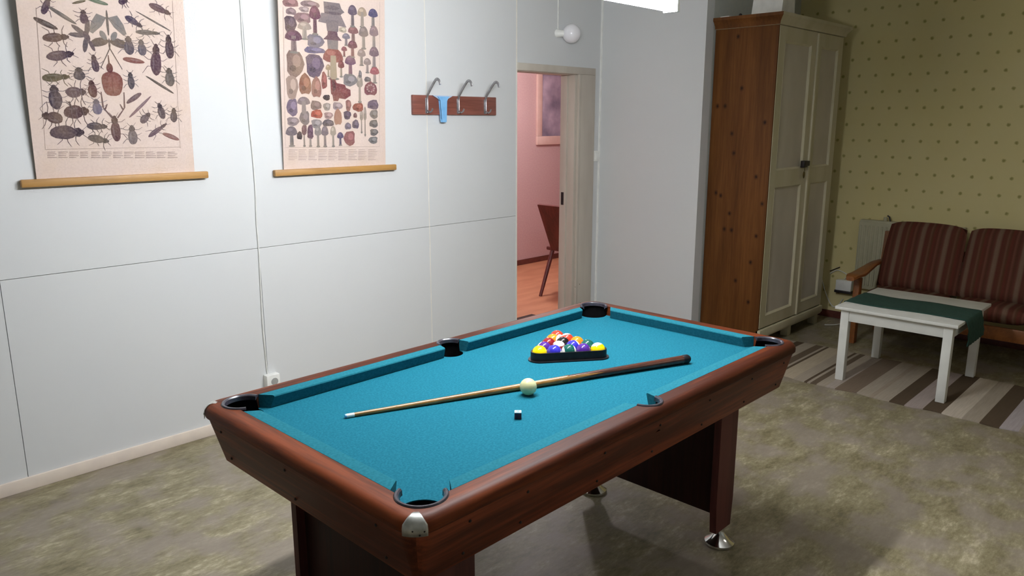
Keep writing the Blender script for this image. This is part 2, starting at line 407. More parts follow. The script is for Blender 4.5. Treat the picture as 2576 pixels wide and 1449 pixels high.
# ------------------------------------------------------------------ wall charts
def poster_mesh(bm, x0, x1, z0, z1, items, nx=10, nz=16):
    lay = bm.loops.layers.color.new('Print')
    def Y(x, z): return YW-.014 - .055*(z-z0)/(z1-z0) - .004*math.sin((x-x0)*7)*(z-z0)
    paper = (212/255, 192/255, 182/255, 1)
    def setc(f, c):
        for lp in f.loops: lp[lay] = c
    g = [[bm.verts.new((x0+(x1-x0)*i/nx, Y(x0+(x1-x0)*i/nx, z0+(z1-z0)*j/nz), z0+(z1-z0)*j/nz)) for j in range(nz+1)] for i in range(nx+1)]
    gb = [[bm.verts.new(v.co+Vector((0, .0018, 0))) for v in r] for r in g]
    for i in range(nx):
        for j in range(nz):
            setc(bm.faces.new((g[i][j], g[i+1][j], g[i+1][j+1], g[i][j+1])), paper)
            setc(bm.faces.new((gb[i][j], gb[i][j+1], gb[i+1][j+1], gb[i+1][j])), paper)
    for i in range(nx):
        for j, in ((0,), (nz,)): setc(bm.faces.new((g[i][j], g[i+1][j], gb[i+1][j], gb[i][j])), paper)
    for j in range(nz):
        for i in (0, nx): setc(bm.faces.new((g[i][j], g[i][j+1], gb[i][j+1], gb[i][j])), paper)
    cnt = [0]
    def shape(pts, c):
        cnt[0] += 1; h = .0012 + (cnt[0] % 40)*.00002
        vs = [bm.verts.new((x, Y(x, z)-h, z)) for x, z in pts]
        g_ = sum(c)/3; c = [(v*.8+g_*.2)*.8/255 for v in c]; f = bm.faces.new(vs); setc(f, (c[0], c[1], c[2], 1))
    items(shape)

re_ = random.Random(11)
def ell(cx, cz, a, b, rot=0, n=14, sq=1.):
    c, s = math.cos(rot), math.sin(rot); o = []; ph = re_.uniform(0, 6); ja = .09 if n == 12 else .03
    for k in range(n):
        t = 2*PI*k/n; x = a*math.copysign(abs(math.cos(t))**sq, math.cos(t)); z = b*math.copysign(abs(math.sin(t))**sq, math.sin(t)); j = 1+ja*math.sin(3*t+ph)+ja*.7*math.sin(5*t+2*ph); x *= j; z *= j
        o.append((cx+x*c-z*s, cz+x*s+z*c))
    return o
def seg(x0, z0, x1, z1, w=.0016):
    dx, dz = x1-x0, z1-z0; l = math.hypot(dx, dz) or 1; nx, nz = -dz/l*w, dx/l*w
    return [(x0+nx, z0+nz), (x0-nx, z0-nz), (x1-nx*.6, z1-nz*.6), (x1+nx*.6, z1+nz*.6)]

rp = random.Random(3)
def insect(S, x, z, L, W, rot, c, kind='beetle', legs=True):
    ca, sa = math.cos(rot), math.sin(rot)
    T = lambda a, b: (x+a*ca-b*sa, z+a*sa+b*ca)
    lc = tuple(int(v*.7+56) for v in c); dk = tuple(int(v*.8) for v in c)
    if legs:
        for s in (-1, 1):
            for q, w in ((.28, .35), (.0, .1), (-.2, -.38)):
                j = re_.uniform(.75, 1.15); k = T(L*q*j, s*W*.85*j); e = T(L*w*1.1*j, s*W*1.35*j)
                S(seg(*T(L*q, 0), *k, .0016), lc); S(seg(*k, *e, .0012), lc)
            S(seg(*T(L*.45, s*W*.1), *T(L*.68, s*W*.6), .001), lc)
    if kind == 'beetle':
        S(ell(*T(-L*.1, 0), L*.42, W*.62, rot), c); S(ell(*T(L*.34, 0), L*.15, W*.42, rot, 10), dk); S(ell(*T(L*.48, 0), L*.07, W*.22, rot, 8), dk)
        S(seg(*T(-L*.48, 0), *T(L*.2, 0), .0008), dk); S(ell(*T(-L*.1, W*.3), L*.22, W*.1, rot, 8), lc)
    elif kind == 'long':
        S(ell(*T(0, 0), L*.5, W*.5, rot), c); S(ell(*T(L*.1, W*.1), L*.25, W*.2, rot, 8), lc)
    elif kind == 'moth':
        wc = tuple(int(v*.6+76) for v in c)
        for s in (-1, 1):
            S([T(L*.2, s*W*.06), T(L*.32, s*W*.8), T(-L*.02, s*W*1.25), T(-L*.38, s*W*1.45), T(-L*.45, s*W*1.2), T(-L*.15, s*W*.5)], wc)
            S(ell(*T(-L*.5, s*W*.42), L*.2, W*.22, rot+s*.5, 10), wc)
            S(seg(*T(L*.2, s*W*.1), *T(-L*.3, s*W*1.3), .0012), c)
        S(ell(*T(0, 0), L*.5, W*.09, rot), c)
    elif kind == 'fly':
        wc = tuple(int(v*.75+30) for v in c)
        for a in (.5, 1.1, 2.5, -.6): S(ell(*T(L*.3*math.cos(a), L*.3*math.sin(a)), L*.28, W*.16, rot+a, 10), wc)
        S(ell(*T(0, 0), L*.18, W*.18, rot), c); S(ell(*T(-L*.35, 0), L*.2, W*.12, rot), c)

PA, PB = (965-0, 1655), (0, 0)
C1 = 1/2.898
def insects(S):
    q = lambda cx, cy: (lambda p: (p.x, p.z))(at(cx*C1, cy*C1, y=YW-.03))
    pp, br, gy, rd, ol = (84, 58, 86), (98, 66, 70), (112, 104, 104), (150, 84, 78), (116, 102, 74)
    W = 1/2.898*.00223
    # centre figures
    for it in [((325, 40), 130, 40, 1.15, pp, 'beetle'), ((440, 115), 190, 30, -.55, gy, 'long'), ((320, 175), 150, 42, -.42, (96, 78, 74), 'long'), ((597, 128), 85, 50, 1.6, pp, 'beetle'),
               ((620, 265), 190, 120, 2.0, (104, 84, 96), 'fly'), ((770, 170), 170, 100, 1.57, gy, 'moth'), ((395, 275), 150, 56, .12, br, 'beetle'), ((430, 405), 160, 62, .2, pp, 'beetle'),
               ((685, 465), 110, 46, 1.7, pp, 'beetle'), ((400, 565), 160, 52, .1, ol, 'beetle'), ((572, 540), 80, 70, 1.6, (66, 60, 84), 'beetle'), ((548, 672), 120, 70, .05, pp, 'beetle'),
               ((670, 650), 110, 56, 1.65, (106, 56, 62), 'beetle'), ((400, 710), 150, 80, 1.6, (80, 64, 84), 'beetle'), ((385, 855), 120, 74, 2.9, br, 'beetle'), ((555, 815), 150, 88, .1, (98, 62, 70), 'beetle'),
               ((706, 780), 100, 60, 1.65, (128, 118, 146), 'beetle'), ((490, 965), 200, 90, .0, (88, 66, 84), 'beetle'), ((708, 920), 125, 50, -.05, (92, 78, 90), 'beetle'), ((720, 1015), 130, 52, -.25, (100, 88, 90), 'beetle'),
               ((845, 940), 170, 62, 1.6, (112, 74, 78), 'beetle'), ((960, 160), 120, 44, -.5, (84, 70, 100), 'beetle'), ((1110, 160), 270, 14, -.45, gy, 'long'), ((1150, 70), 150, 48, -.35, (112, 78, 92), 'beetle'),
               ((1065, 240), 160, 34, .0, gy, 'beetle'), ((930, 335), 120, 66, 1.6, (84, 76, 100), 'beetle'), ((1025, 350), 105, 56, 1.65, (96, 90, 112), 'beetle'), ((1130, 440), 210, 74, 1.5, (96, 60, 82), 'beetle'),
               ((1225, 345), 160, 60, 1.6, (88, 62, 76), 'beetle'), ((965, 442), 150, 44, -.12, rd, 'long'), ((950, 590), 110, 46, 1.6, (94, 84, 96), 'beetle'), ((1232, 565), 125, 66, 1.6, (100, 92, 94), 'beetle'),
               ((1165, 620), 230, 20, -.55, (96, 84, 80), 'long'), ((975, 715), 130, 40, .6, (120, 88, 98), 'long'), ((1020, 780), 230, 24, .75, (150, 112, 122), 'long'), ((1060, 860), 90, 50, .8, (108, 88, 102), 'beetle'),
               ((1175, 810), 110, 50, 1.8, (98, 80, 92), 'beetle'), ((1268, 840), 100, 50, 1.5, (84, 70, 84), 'beetle'), ((970, 985), 130, 62, 1.6, (140, 122, 122), 'beetle'), ((1150, 950), 160, 34, .6, (126, 96, 110), 'beetle'),
               ((1250, 995), 130, 40, -.4, (164, 108, 100), 'long'), ((880, 15), 60, 40, .3, pp, 'beetle'), ((690, 15), 150, 30, -.2, (104, 128, 104), 'long'), ((560, 20), 90, 20, .3, ol, 'long')]:
        (c, L, w, r, col, k) = it; x, z = q(*c); insect(S, x, z, L*W*.84, w*W*.7, r, col, k, k == 'beetle')
    # bow shaped insect, big beetle, stag horns
    x, z = q(787, 322); insect(S, x, z, 60*W, 10*W, 1.57, (92, 78, 84), 'long', False)
    for s in (-1, 1): S(ell(x+s*55*W, z+6*W, 52*W, 24*W, -s*.25), (112, 94, 90)); S(seg(x, z-25*W, x+s*60*W, z-140*W, .002), (98, 86, 90))
    x, z = q(815, 610); S(ell(x, z, 58*W, 70*W, 0, 18, .8), (150, 78, 72)); S(ell(x+6*W, z+8*W, 30*W, 50*W), (166, 92, 82)); S(ell(x-8*W, z+88*W, 18*W, 28*W), (120, 58, 62)); S(seg(x-8*W, z+100*W, x-10*W, z+160*W, .003), (110, 62, 62)); S(seg(x, z-60*W, x, z+60*W, .001), (120, 58, 56))
    x, z = q(838, 860)
    for s in (-1, 1):
        for a, b in (((15, 0), (60, 60)), ((60, 60), (64, 150)), ((50, 50), (36, 80))): S(seg(x+s*a[0]*W, z+a[1]*W, x+s*b[0]*W, z+b[1]*W, .0032), (128, 92, 94))
    x, z = q(500, 740); S(seg(x, z, x+22*W, z-60*W, .003), (88, 62, 72))
    # border rules and faint caption lines
    bc = (196, 172, 160)
    for a, b in (((250, 60), (335, 1090)), ((1240, 10), (1320, 1080)), ((335, 1090), (1320, 1072))): S(seg(*q(*a), *q(*b), .0008), bc)
    for k in range(4):
        for s0 in range(12):
            a = 350+s0*80; S(seg(*q(a, 1110+k*13), *q(a+rp.randint(50, 74), 1109+k*13), .0014), (178, 154, 148))

C2 = 1/3.15
def mushrooms(S):
    q = lambda cx, cy: (lambda p: (p.x, p.z))(at(660+cx*C2, cy*C2, y=YW-.03))
    W = C2*.0025
    def mush(cx, cy, w, h, cap, stem, r=0):
        x, z = q(cx, cy); w *= W*1.12; h *= W*1.05
        S([(x-w*.13, z+h*.25), (x+w*.13, z+h*.25), (x+w*.17, z-h*.42), (x+w*.08, z-h*.5), (x-w*.1, z-h*.5), (x-w*.17, z-h*.42)], stem)
        S([(x-w*.05, z-h*.45), (x+w*.1, z-h*.45), (x+w*.06, z+h*.2), (x+w*.02, z+h*.2)], tuple(int(v*.88) for v in stem))
        top = [(x+math.cos(t)*w*.5, z+h*.12+math.sin(t)*h*.38) for t in [PI*k/9 for k in range(10)]]
        S(top+[(x-w*.3, z+h*.05), (x, z+h*.02), (x+w*.3, z+h*.05)], cap)
        S(ell(x-w*.1, z+h*.33, w*.22, h*.08), tuple(min(255, int(v*1.15+6)) for v in cap))
        S(ell(x, z-h*.48, w*.28, h*.05), (150, 142, 136))
    def blob(cx, cy, w, h, c, rot=0, sq=.8, inner=True):
        x, z = q(cx, cy); w *= 1.1; h *= 1.06; S(ell(x, z, w*W/2, h*W/2, rot, 12, sq), c)
        if inner:
            S(ell(x+w*W*.1, z+h*W*.1, w*W*.25, h*W*.25, rot, 8), tuple(min(255, int(v*1.15+10)) for v in c))
            S(ell(x-w*W*.12, z-h*W*.18, w*W*.2, h*W*.12, rot, 8), tuple(int(v*.82) for v in c))
    pk, br, gy, mv = (168, 116, 118), (128, 92, 96), (150, 136, 142), (132, 100, 132)
    for b in [(195, 25, 105, 55, pk), (350, 38, 135, 40, (160, 130, 134)), (203, 95, 70, 42, (158, 128, 132)), (305, 80, 70, 35, (186, 160, 158)), (200, 195, 80, 105, (104, 82, 98)), (297, 147, 115, 68, (164, 124, 128)),
              (245, 505, 118, 165, (156, 124, 112)), (400, 520, 125, 150, (120, 98, 120)), (400, 330, 120, 85, (132, 124, 146)), (395, 400, 150, 40, (110, 104, 150)), (228, 690, 80, 150, (190, 158, 142)), (330, 670, 85, 130, (168, 108, 84)),
              (420, 695, 72, 130, (178, 118, 106)), (480, 640, 42, 110, (168, 88, 84)), (685, 635, 110, 80, (150, 140, 142)), (852, 705, 105, 90, (150, 76, 92)), (503, 773, 52, 36, (60, 48, 56)),
              (235, 850, 75, 110, (138, 116, 140)), (420, 835, 80, 60, (140, 112, 112)), (508, 845, 54, 50, (172, 158, 152)), (592, 840, 75, 50, (176, 152, 158)), (678, 835, 42, 78, (172, 112, 104)), (757, 850, 85, 58, (176, 90, 72)),
              (875, 830, 90, 66, (128, 104, 126)), (430, 903, 84, 56, (200, 84, 66)), (522, 915, 66, 44, (190, 150, 146)), (598, 930, 60, 105, (198, 138, 112)), (672, 912, 58, 58, (88, 70, 104)), (735, 915, 30, 34, (130, 84, 92)),
              (243, 962, 84, 56, (158, 138, 144)), (335, 935, 70, 90, (138, 122, 126)), (430, 980, 76, 60, (166, 152, 152)), (522, 975, 86, 46, (110, 96, 106)), (680, 1000, 50, 46, (126, 112, 138)), (740, 985, 54, 60, (108, 92, 118)),
              (884, 905, 66, 62, (138, 130, 130)), (884, 980, 70, 54, (122, 116, 116)), (888, 1048, 66, 48, (124, 118, 120)), (884, 1110, 74, 50, (140, 136, 136)), (696, 1095, 86, 100, (168, 96, 100)), (298, 1075, 38, 52, (64, 52, 62)),
              (335, 1020, 36, 50, (122, 80, 92)), (383, 1045, 42, 95, (112, 76, 100)), (765, 590, 26, 50, (130, 124, 128)), (615, 240, 60, 36, (206, 188, 164)), (825, 630, 54, 34, (120, 110, 112))]: blob(*b)
    for m in [(392, 165, 80, 180, (128, 70, 98), (128, 86, 100)), (313, 245, 95, 110, (190, 168, 156), (196, 178, 166)), (230, 330, 115, 140, (118, 74, 98), (156, 130, 130)), (690, 130, 70, 140, (118, 100, 122), (140, 124, 128)),
              (768, 140, 74, 130, (200, 172, 146), (184, 164, 150)), (855, 145, 75, 120, (98, 92, 136), (160, 150, 148)), (700, 275, 80, 105, (164, 108, 108), (160, 124, 118)), (784, 300, 74, 150, (152, 132, 130), (182, 168, 158)),
              (866, 295, 72, 150, (166, 136, 142), (186, 170, 162)), (645, 315, 60, 80, (146, 134, 148), (160, 144, 150)), (698, 390, 74, 110, (134, 76, 92), (160, 96, 104)), (632, 410, 44, 66, (158, 84, 96), (158, 84, 96)),
              (548, 505, 150, 205, (168, 88, 82), (190, 168, 140)), (612, 545, 48, 110, (140, 66, 72), (190, 170, 150)), (510, 560, 40, 80, (192, 160, 126), (188, 168, 144)), (685, 520, 84, 130, (122, 76, 118), (154, 108, 126)),
              (772, 455, 66, 110, (174, 152, 146), (176, 158, 148)), (872, 455, 78, 140, (148, 118, 130), (176, 158, 158)), (820, 520, 60, 100, (172, 150, 146), (182, 162, 156)), (880, 595, 76, 110, (190, 100, 108), (200, 178, 168)),
              (325, 835, 90, 110, (140, 122, 132), (164, 148, 148)), (236, 1080, 80, 130, (128, 114, 126), (150, 140, 138)), (335, 1075, 34, 140, (122, 80, 92), (188, 168, 154)), (385, 1100, 44, 100, (112, 76, 100), (180, 164, 160)),
              (445, 1080, 50, 140, (164, 150, 144), (170, 156, 148)), (500, 1080, 52, 140, (132, 116, 132), (156, 140, 146)), (565, 1080, 44, 140, (190, 172, 156), (188, 172, 158)), (622, 1100, 50, 90, (104, 90, 130), (120, 108, 136)),
              (765, 700, 50, 190, (184, 166, 150), (192, 174, 158)), (787, 960, 26, 160, (176, 158, 146), (178, 160, 148)), (815, 960, 24, 200, (176, 158, 146), (178, 160, 148))]: mush(*m)
    # layered bracket fungus, boot shaped fungus, capped big one
    x, z = q(535, 140)
    for a in [((-75, 95), (55, 95), (70, 60), (95, 40), (60, 20), (-70, 20)), ((-95, 20), (60, 25), (110, -60), (-120, -40)), ((-60, -20), (45, -20), (40, -95), (-50, -95))]: S([(x+u*W, z+v*W) for u, v in a], (146, 130, 134) if a[0][0] != -95 else (156, 138, 142))
    S(ell(x-10*W, z+60*W, 60*W, 14*W), (128, 112, 118)); S(ell(x, z+25*W, 70*W, 10*W), (122, 106, 114))
    x, z = q(535, 320); S([(x+u*W, z+v*W) for u, v in ((-75, 0), (-40, 30), (-35, 58), (40, 58), (45, 30), (78, 0))], (118, 80, 100)); S([(x+u*W, z+v*W) for u, v in ((-42, 0), (48, 0), (44, -62), (-38, -60))], (150, 138, 140))
    x, z = q(610, 710); S([(x+u*W, z+v*W) for u, v in ((-82, 80), (-48, 82), (-30, 44), (40, 34), (48, 14), (86, 0), (88, -40), (40, -66), (-10, -60), (-20, -80), (-58, -80), (-66, -40), (-78, -30))], (148, 70, 74))
    S([(x+u*W, z+v*W) for u, v in ((-70, 70), (-50, 70), (-34, 10), (-60, -20))], (110, 62, 64)); S(ell(x+30*W, z-10*W, 36*W, 14*W, -.3), (166, 84, 86))
    for k in range(9): S(ell(q(852, 700)[0]+math.cos(k*.7)*32*W, q(852, 700)[1]+math.sin(k*.7)*24*W, 9*W, 6*W), (206, 160, 160))
    bc = (196, 172, 160)
    for a, b in (((140, 60), (190, 1170)), ((905, 20), (935, 1160)), ((190, 1170), (935, 1160))): S(seg(*q(*a), *q(*b), .0007), bc)
    for k in range(7):
        for s0 in range(9):
            a = 215+s0*79; S(seg(*q(a, 1188+k*13), *q(a+rp.randint(48, 74), 1187+k*13), .0012), (182, 158, 152))

def poster(x0, x1, z0, z1, bx0, bx1, items, label, group):
    t = thing('wall_chart', label, 'poster', ((x0+x1)/2, YW, z0), group)
    bm = bmesh.new(); poster_mesh(bm, x0, x1, z0, z1, items)
    o = obj('canvas', bm, 'print', t, smooth=False)
    for zz, yy in ((z0-.008, YW-.022), (z1+.002, YW-.062)):
        bm = bmesh.new(); box(bm, bx0, bx1, yy-.01, yy+.018, zz-.017, zz+.017, bev=.005, seg=2); o = obj('wooden_rod', bm, 'rodwood', t)
    bm = bmesh.new()
    tube(bm, [(bx0+.1, YW-.06, z1+.018), ((bx0+bx1)/2, YW-.012, z1+.12), (bx1-.1, YW-.06, z1+.018)], .0015, 6)
    obj('hanging_string', bm, 'cable', t)
poster(.966, 1.664, 1.395, 2.42, .902, 1.727, insects, 'beige hanging wall chart printed with insects and beetles', 'hanging wall charts')
poster(2.157, 2.842, 1.384, 2.42, 2.095, 2.914, mushrooms, 'beige hanging wall chart printed with mushrooms', 'hanging wall charts')

# ------------------------------------------------------------------ pool table
X0, X1, Y0, Y1 = .988, 2.812, 1.249, 2.172      # line where cloth meets wood
ZT, ZB = .80, .757
PT = thing('pool_table', 'mahogany brown pool table with teal cloth and black pockets', 'pool table', (1.9, 1.71, 0))
def sweep(bm, prof, seg=6):
    cor = [(X1, Y1, 0), (X0, Y1, PI/2), (X0, Y0, PI), (X1, Y0, 1.5*PI)]
    cols = []
    for cx, cy, a0 in cor:
        for k in range(seg+1):
            a = a0+PI/2*k/seg; cols.append([bm.verts.new((cx+math.cos(a)*d, cy+math.sin(a)*d, z)) for d, z in prof])
    m = len(prof)
    for k in range(len(cols)):
        A, B = cols[k], cols[(k+1) % len(cols)]
        for i in range(m):
            try: bm.faces.new((A[i], B[i], B[(i+1) % m], A[(i+1) % m]))
            except ValueError: pass
PK = [(X0+.035, Y0+.03, .060, 'c', PI/4+PI), (X0+.035, Y1-.03, .060, 'c', 3*PI/4), (X1-.035, Y0+.03, .060, 'c', -PI/4), (X1-.035, Y1-.03, .060, 'c', PI/4), (1.9, Y0+.004, .050, 's', -PI/2), (1.9, Y1-.004, .050, 's', PI/2)]
def cyls(z0, z1, dr=0.):
    out = []
    for x, y, r, k, a in PK:
        b = bmesh.new(); prism(b, [(x+math.cos(t)*(r+dr), y+math.sin(t)*(r+dr)) for t in [2*PI*i/36 for i in range(36)]], z0, z1); out.append(b)
    return out
def tocut(name, bm, mat, cutters):
    o = obj(name, bm, mat); cut(o, cutters)
    o.data.transform(Matrix.Translation(-PT.location)); o.parent = PT
    for p in o.data.polygons: p.use_smooth = False
    return o
# rails: long ones grain along x, short ones along y -> cut the swept ring into four mitred pieces
prof_r = [(.001, ZT), (.042, ZT+.001), (.052, ZT-.001), (.060, ZT-.006), (.0655, ZT-.014), (.068, ZT-.024), (.067, ZT-.034), (.061, ZT-.040), (.001, ZT-.040)]
prof_a = [(.0585, .7598), (.018, .614), (.014, .61), (.001, .61), (.001, .7598)]
def wedge_filter(bm, side):
    # mitre planes through the corners of the cloth rectangle
    for (cx, cy, sx, sy) in ((X0, Y0, -1, -1), (X1, Y0, 1, -1), (X1, Y1, 1, 1), (X0, Y1, -1, 1)):
        n = Vector((sy, -sx, 0))  # normal of the diagonal plane
        # long sides keep |dy|>|dx| beyond the corner
        if side == 'long_near' and sy > 0 or side == 'long_far' and sy < 0 or side == 'short_left' and sx > 0 or side == 'short_right' and sx < 0: continue
        keep = Vector((-sx, sy, 0)) if side.startswith('long') else Vector((sx, -sy, 0))
        bmesh.ops.bisect_plane(bm, geom=list(bm.verts)+list(bm.edges)+list(bm.faces), plane_co=(cx, cy, 0), plane_no=keep, clear_inner=True)
    c = {'long_near': ((0, 1.7, 0), (0, -1, 0)), 'long_far': ((0, 1.7, 0), (0, 1, 0)), 'short_left': ((1.9, 0, 0), (-1, 0, 0)), 'short_right': ((1.9, 0, 0), (1, 0, 0))}[side]
    bmesh.ops.bisect_plane(bm, geom=list(bm.verts)+list(bm.edges)+list(bm.faces), plane_co=c[0], plane_no=c[1], clear_inner=True)
def ring(prof):
    bm = bmesh.new(); sweep(bm, prof); o = obj('tmp', bm, 'mahx'); cut(o, cyls(.712 if prof is prof_a else .7, .9, .001)); me = o.data; bpy.data.objects.remove(o); return me
ring_r, ring_a = ring(prof_r), ring(prof_a)
for side in ('long_near', 'long_far', 'short_left', 'short_right'):
    ax = 'x' if side.startswith('long') else 'y'
    for nm, me in (('rail', ring_r), ('apron', ring_a)):
        bm = bmesh.new(); bm.from_mesh(me); wedge_filter(bm, side); o = obj(nm, bm, ('mah' if nm == 'rail' else 'apr')+ax, PT, angle=33)
        while len(o.data.materials) > 1: o.data.materials.pop()
obj('slate_base', bx(X0+.002, X1-.002, Y0+.002, Y1-.002, .64, .699), 'mah_shade', PT)
o = tocut('playing_surface', bx(X0+.001, X1-.001, Y0+.001, Y1-.001, .70, ZB), 'cloth', cyls(.69, .9, 0))
# cushions
cp = [(0, ZT), (.038, ZT), (.0415, ZT-.0015), (.043, ZT-.005), (.031, ZB+.0005), (0, ZB+.0005)]
def cushion(f, s0a, s0b, s1a, s1b):          # s0a at wood, s0b at nose
    bm = bmesh.new(); E0 = []; E1 = []
    for d, z in cp:
        t = d/.046; E0.append(bm.verts.new(f(s0a+(s0b-s0a)*t, d, z))); E1.append(bm.verts.new(f(s1a+(s1b-s1a)*t, d, z)))
    bm.faces.new(E0); bm.faces.new(E1[::-1])
    for i in range(6): bm.faces.new((E0[i], E1[i], E1[(i+1) % 6], E0[(i+1) % 6]))
    obj('cushion', bm, 'cloth_rail', PT)
CA, CB, SA, SB = .102, .136, .050, .062
for yy, sg in ((Y0, 1), (Y1, -1)):
    f = lambda s, d, z, yy=yy, sg=sg: (s, yy+sg*d, z)
    cushion(f, X0+CA, X0+CB, 1.9-SA, 1.9-SB); cushion(f, 1.9+SA, 1.9+SB, X1-CA, X1-CB)
for xx, sg in ((X0, 1), (X1, -1)):
    f = lambda s, d, z, xx=xx, sg=sg: (xx+sg*d, s, z)
    cushion(f, Y0+CA, Y0+CB, Y1-CA, Y1-CB)
# pockets
for x, y, r, k, a in PK:
    w = 2.02 if k == 'c' else 1.5
    bm = bmesh.new(); seg_ = 36; A = []
    for i in range(seg_+1):
        t = a-PI+2*PI*i/seg_; hi = ZT+.001 if abs(((t-a+PI) % (2*PI))-PI) < w+.02 else ZB-.003
        A.append([bm.verts.new((x+math.cos(t)*rr, y+math.sin(t)*rr, z)) for rr, z in ((r-.0005, hi), (r-.0005, .722), (r-.006, .716), (0.001, .716))]
                 + [])
    for i in range(seg_):
        for j in range(3): bm.faces.new((A[i][j], A[i+1][j], A[i+1][j+1], A[i][j+1]))
    p = obj('pocket', bm, 'liner', PT)
    bm = bmesh.new()
    lathe(bm, (x, y, 0), [(r-.008, ZT-.012), (r-.007, ZT+.001), (r-.003, ZT+.0045), (r+.002, ZT+.0045), (r+.005, ZT+.0015), (r+.0055, ZT-.002), (r-.001, ZT-.004)], 36, (a-w, a+w), close=True)
    obj('pocket_rim', bm, 'rim', p)
# chrome corner caps (near corner and left corner)
for cx, cy, a0 in ((X0, Y0, PI), (X0, Y1, PI/2)):
    bm = bmesh.new(); pr_ = [(.034, ZT+.0005), (.044, ZT+.002), (.054, ZT), (.0622, ZT-.006), (.068, ZT-.014), (.0708, ZT-.024), (.0700, ZT-.040)]
    m = 12; cols = []
    for k in range(m+1):
        t = k/m; cols.append([])
        for i, (dd, zz) in enumerate(pr_):
            half = .17+.25*min(1, i/4); a = a0+PI/4+(t-.5)*2*half; cols[-1].append(bm.verts.new((cx+math.cos(a)*dd, cy+math.sin(a)*dd, zz)))
    for k in range(m):
        for i in range(len(pr_)-1): bm.faces.new((cols[k][i], cols[k+1][i], cols[k+1][i+1], cols[k][i+1]))
    c = obj('corner_cap', bm, 'cap', PT); md = c.modifiers.new('s', 'SOLIDIFY'); md.thickness = .0015; md.offset = 0
    bm = bmesh.new(); ca = a0+PI/4+.1
    for da, zz in ((.05, ZT-.036), (-.17, ZT-.026), (.2, ZT-.028)):
        e = Vector((cx+math.cos(ca+da)*.0705, cy+math.sin(ca+da)*.0705, zz)); bmesh.ops.create_uvsphere(bm, u_segments=8, v_segments=6, radius=.0024, matrix=Matrix.Translation(e))
    obj('screw', bm, 'iron', c)
# screw plugs on the aprons
def ap_pt(side, s, z):
    d = .018+(.0585-.018)*(z-.614)/(.7598-.614)+.0003
    return (s, Y0-d, z) if side == 'n' else (X0-d, s, z)
for side, ss in (('n', (1.10, 1.30, 1.62, 1.90, 2.20, 2.50, 2.76)), ('l', (1.34, 1.75, 2.12))):
    for s in ss:
        for z in (.735, .64):
            bm = bmesh.new(); bmesh.ops.create_uvsphere(bm, u_segments=10, v_segments=8, radius=.0042, matrix=Matrix.Translation(ap_pt(side, s, z))@Matrix.Diagonal((1, 1, 1, 1)))
            o = obj('screw_plug', bm, 'screw', PT)
# legs: panel with two end posts and chrome levelling feet
LY0, LY1 = 1.29, 1.975
for xa in (1.07, 2.47):
    xb = xa+.13
    lg = obj('leg', bx(xa+.028, xb-.028, LY0+.02, LY1-.02, .15, .64, bev=.002), 'mah_shade', PT)
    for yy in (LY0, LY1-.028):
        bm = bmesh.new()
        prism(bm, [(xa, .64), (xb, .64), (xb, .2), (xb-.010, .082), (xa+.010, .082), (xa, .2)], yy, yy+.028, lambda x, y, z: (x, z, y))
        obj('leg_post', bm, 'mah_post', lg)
        fy = yy+(.026 if yy == LY0 else .004)
        bm = bmesh.new(); lathe(bm, (xa+.092, fy, 0), [(0, .0), (.056, 0), (.059, .004), (.058, .011), (.040, .024), (.020, .046), (.015, .060), (.015, .0825), (0, .0825)], 40)
        obj('levelling_foot', bm, 'chrome', lg)

# ------------------------------------------------------------------ on the pool table
BR = .0286
def ballmat(name, c, stripe):
    n = N(name); tc = n.n('ShaderNodeTexCoord'); sp = n.n('ShaderNodeSeparateXYZ'); n.l(tc.outputs['Object'], sp.inputs[0])
    num = n.math('GREATER_THAN', sp.outputs['X'], BR*.9)
    white = s2l((240, 236, 222)); col = n.mix(n.noise(30, 2), s2l(c), s2l(tuple(min(255, int(v*1.06)) for v in c)))
    if stripe: col = n.mix(n.math('GREATER_THAN', n.math('ABSOLUTE', sp.outputs['Z']), BR*.66), col, white)
    n.base(n.mix(num, col, white)); return n.fin(.12, spec=.45)
def number(txt, parent):
    cu = bpy.data.curves.new('number', 'FONT'); cu.body = txt; cu.size = .016; cu.align_x = 'CENTER'; cu.align_y = 'CENTER'; cu.resolution_u = 2
    t = bpy.data.objects.new('tmp', cu); COL.objects.link(t); bpy.context.view_layer.update()
    me = bpy.data.meshes.new_from_object(t.evaluated_get(bpy.context.evaluated_depsgraph_get())); bpy.data.objects.remove(t); bpy.data.curves.remove(cu)
    for v in me.vertices:
        u, w = v.co.x, v.co.y; x = math.sqrt(max(1e-9, BR*BR-u*u-w*w))+.00012
        v.co = (x, u, w)
    me.materials.clear(); me.materials.append(M['num'])
    o = bpy.data.objects.new('number', me); COL.objects.link(o); o.parent = parent
def cdir(r, u, t):      # right, up, towards the viewer, in room directions
    tw = Vector((-FWD.x, -FWD.y, 0)).normalized(); return (RGT*r+Vector((0, 0, 1))*u+tw*t).normalized()
def ball(c, num, col, stripe, pole, ndir, label, group='racked pool balls'):
    bm = bmesh.new(); bmesh.ops.create_uvsphere(bm, u_segments=40, v_segments=24, radius=BR)
    o = obj('pool_ball', bm, ballmat('ball_%s' % num, col, stripe)); tag(o, label, 'pool ball', group)
    X = cdir(*ndir); Z = cdir(*pole); Z = (Z-X*Z.dot(X)).normalized(); Y = Z.cross(X)
    m = Matrix((X, Y, Z)).transposed().to_4x4(); m.translation = Vector((c[0], c[1], ZB+BR+.0002)); o.matrix_world = m
    number(str(num), o); return o
Bc = Vector((2.170, 1.788)); U = Vector((.807, -.590)).normalized(); V = Vector((-U.y, U.x))
Y_, B_, R_, P_, O_, G_, K_, BK = (250, 214, 10), (52, 48, 168), (214, 58, 40), (74, 36, 128), (240, 130, 30), (24, 84, 76), (128, 28, 34), (24, 22, 24)
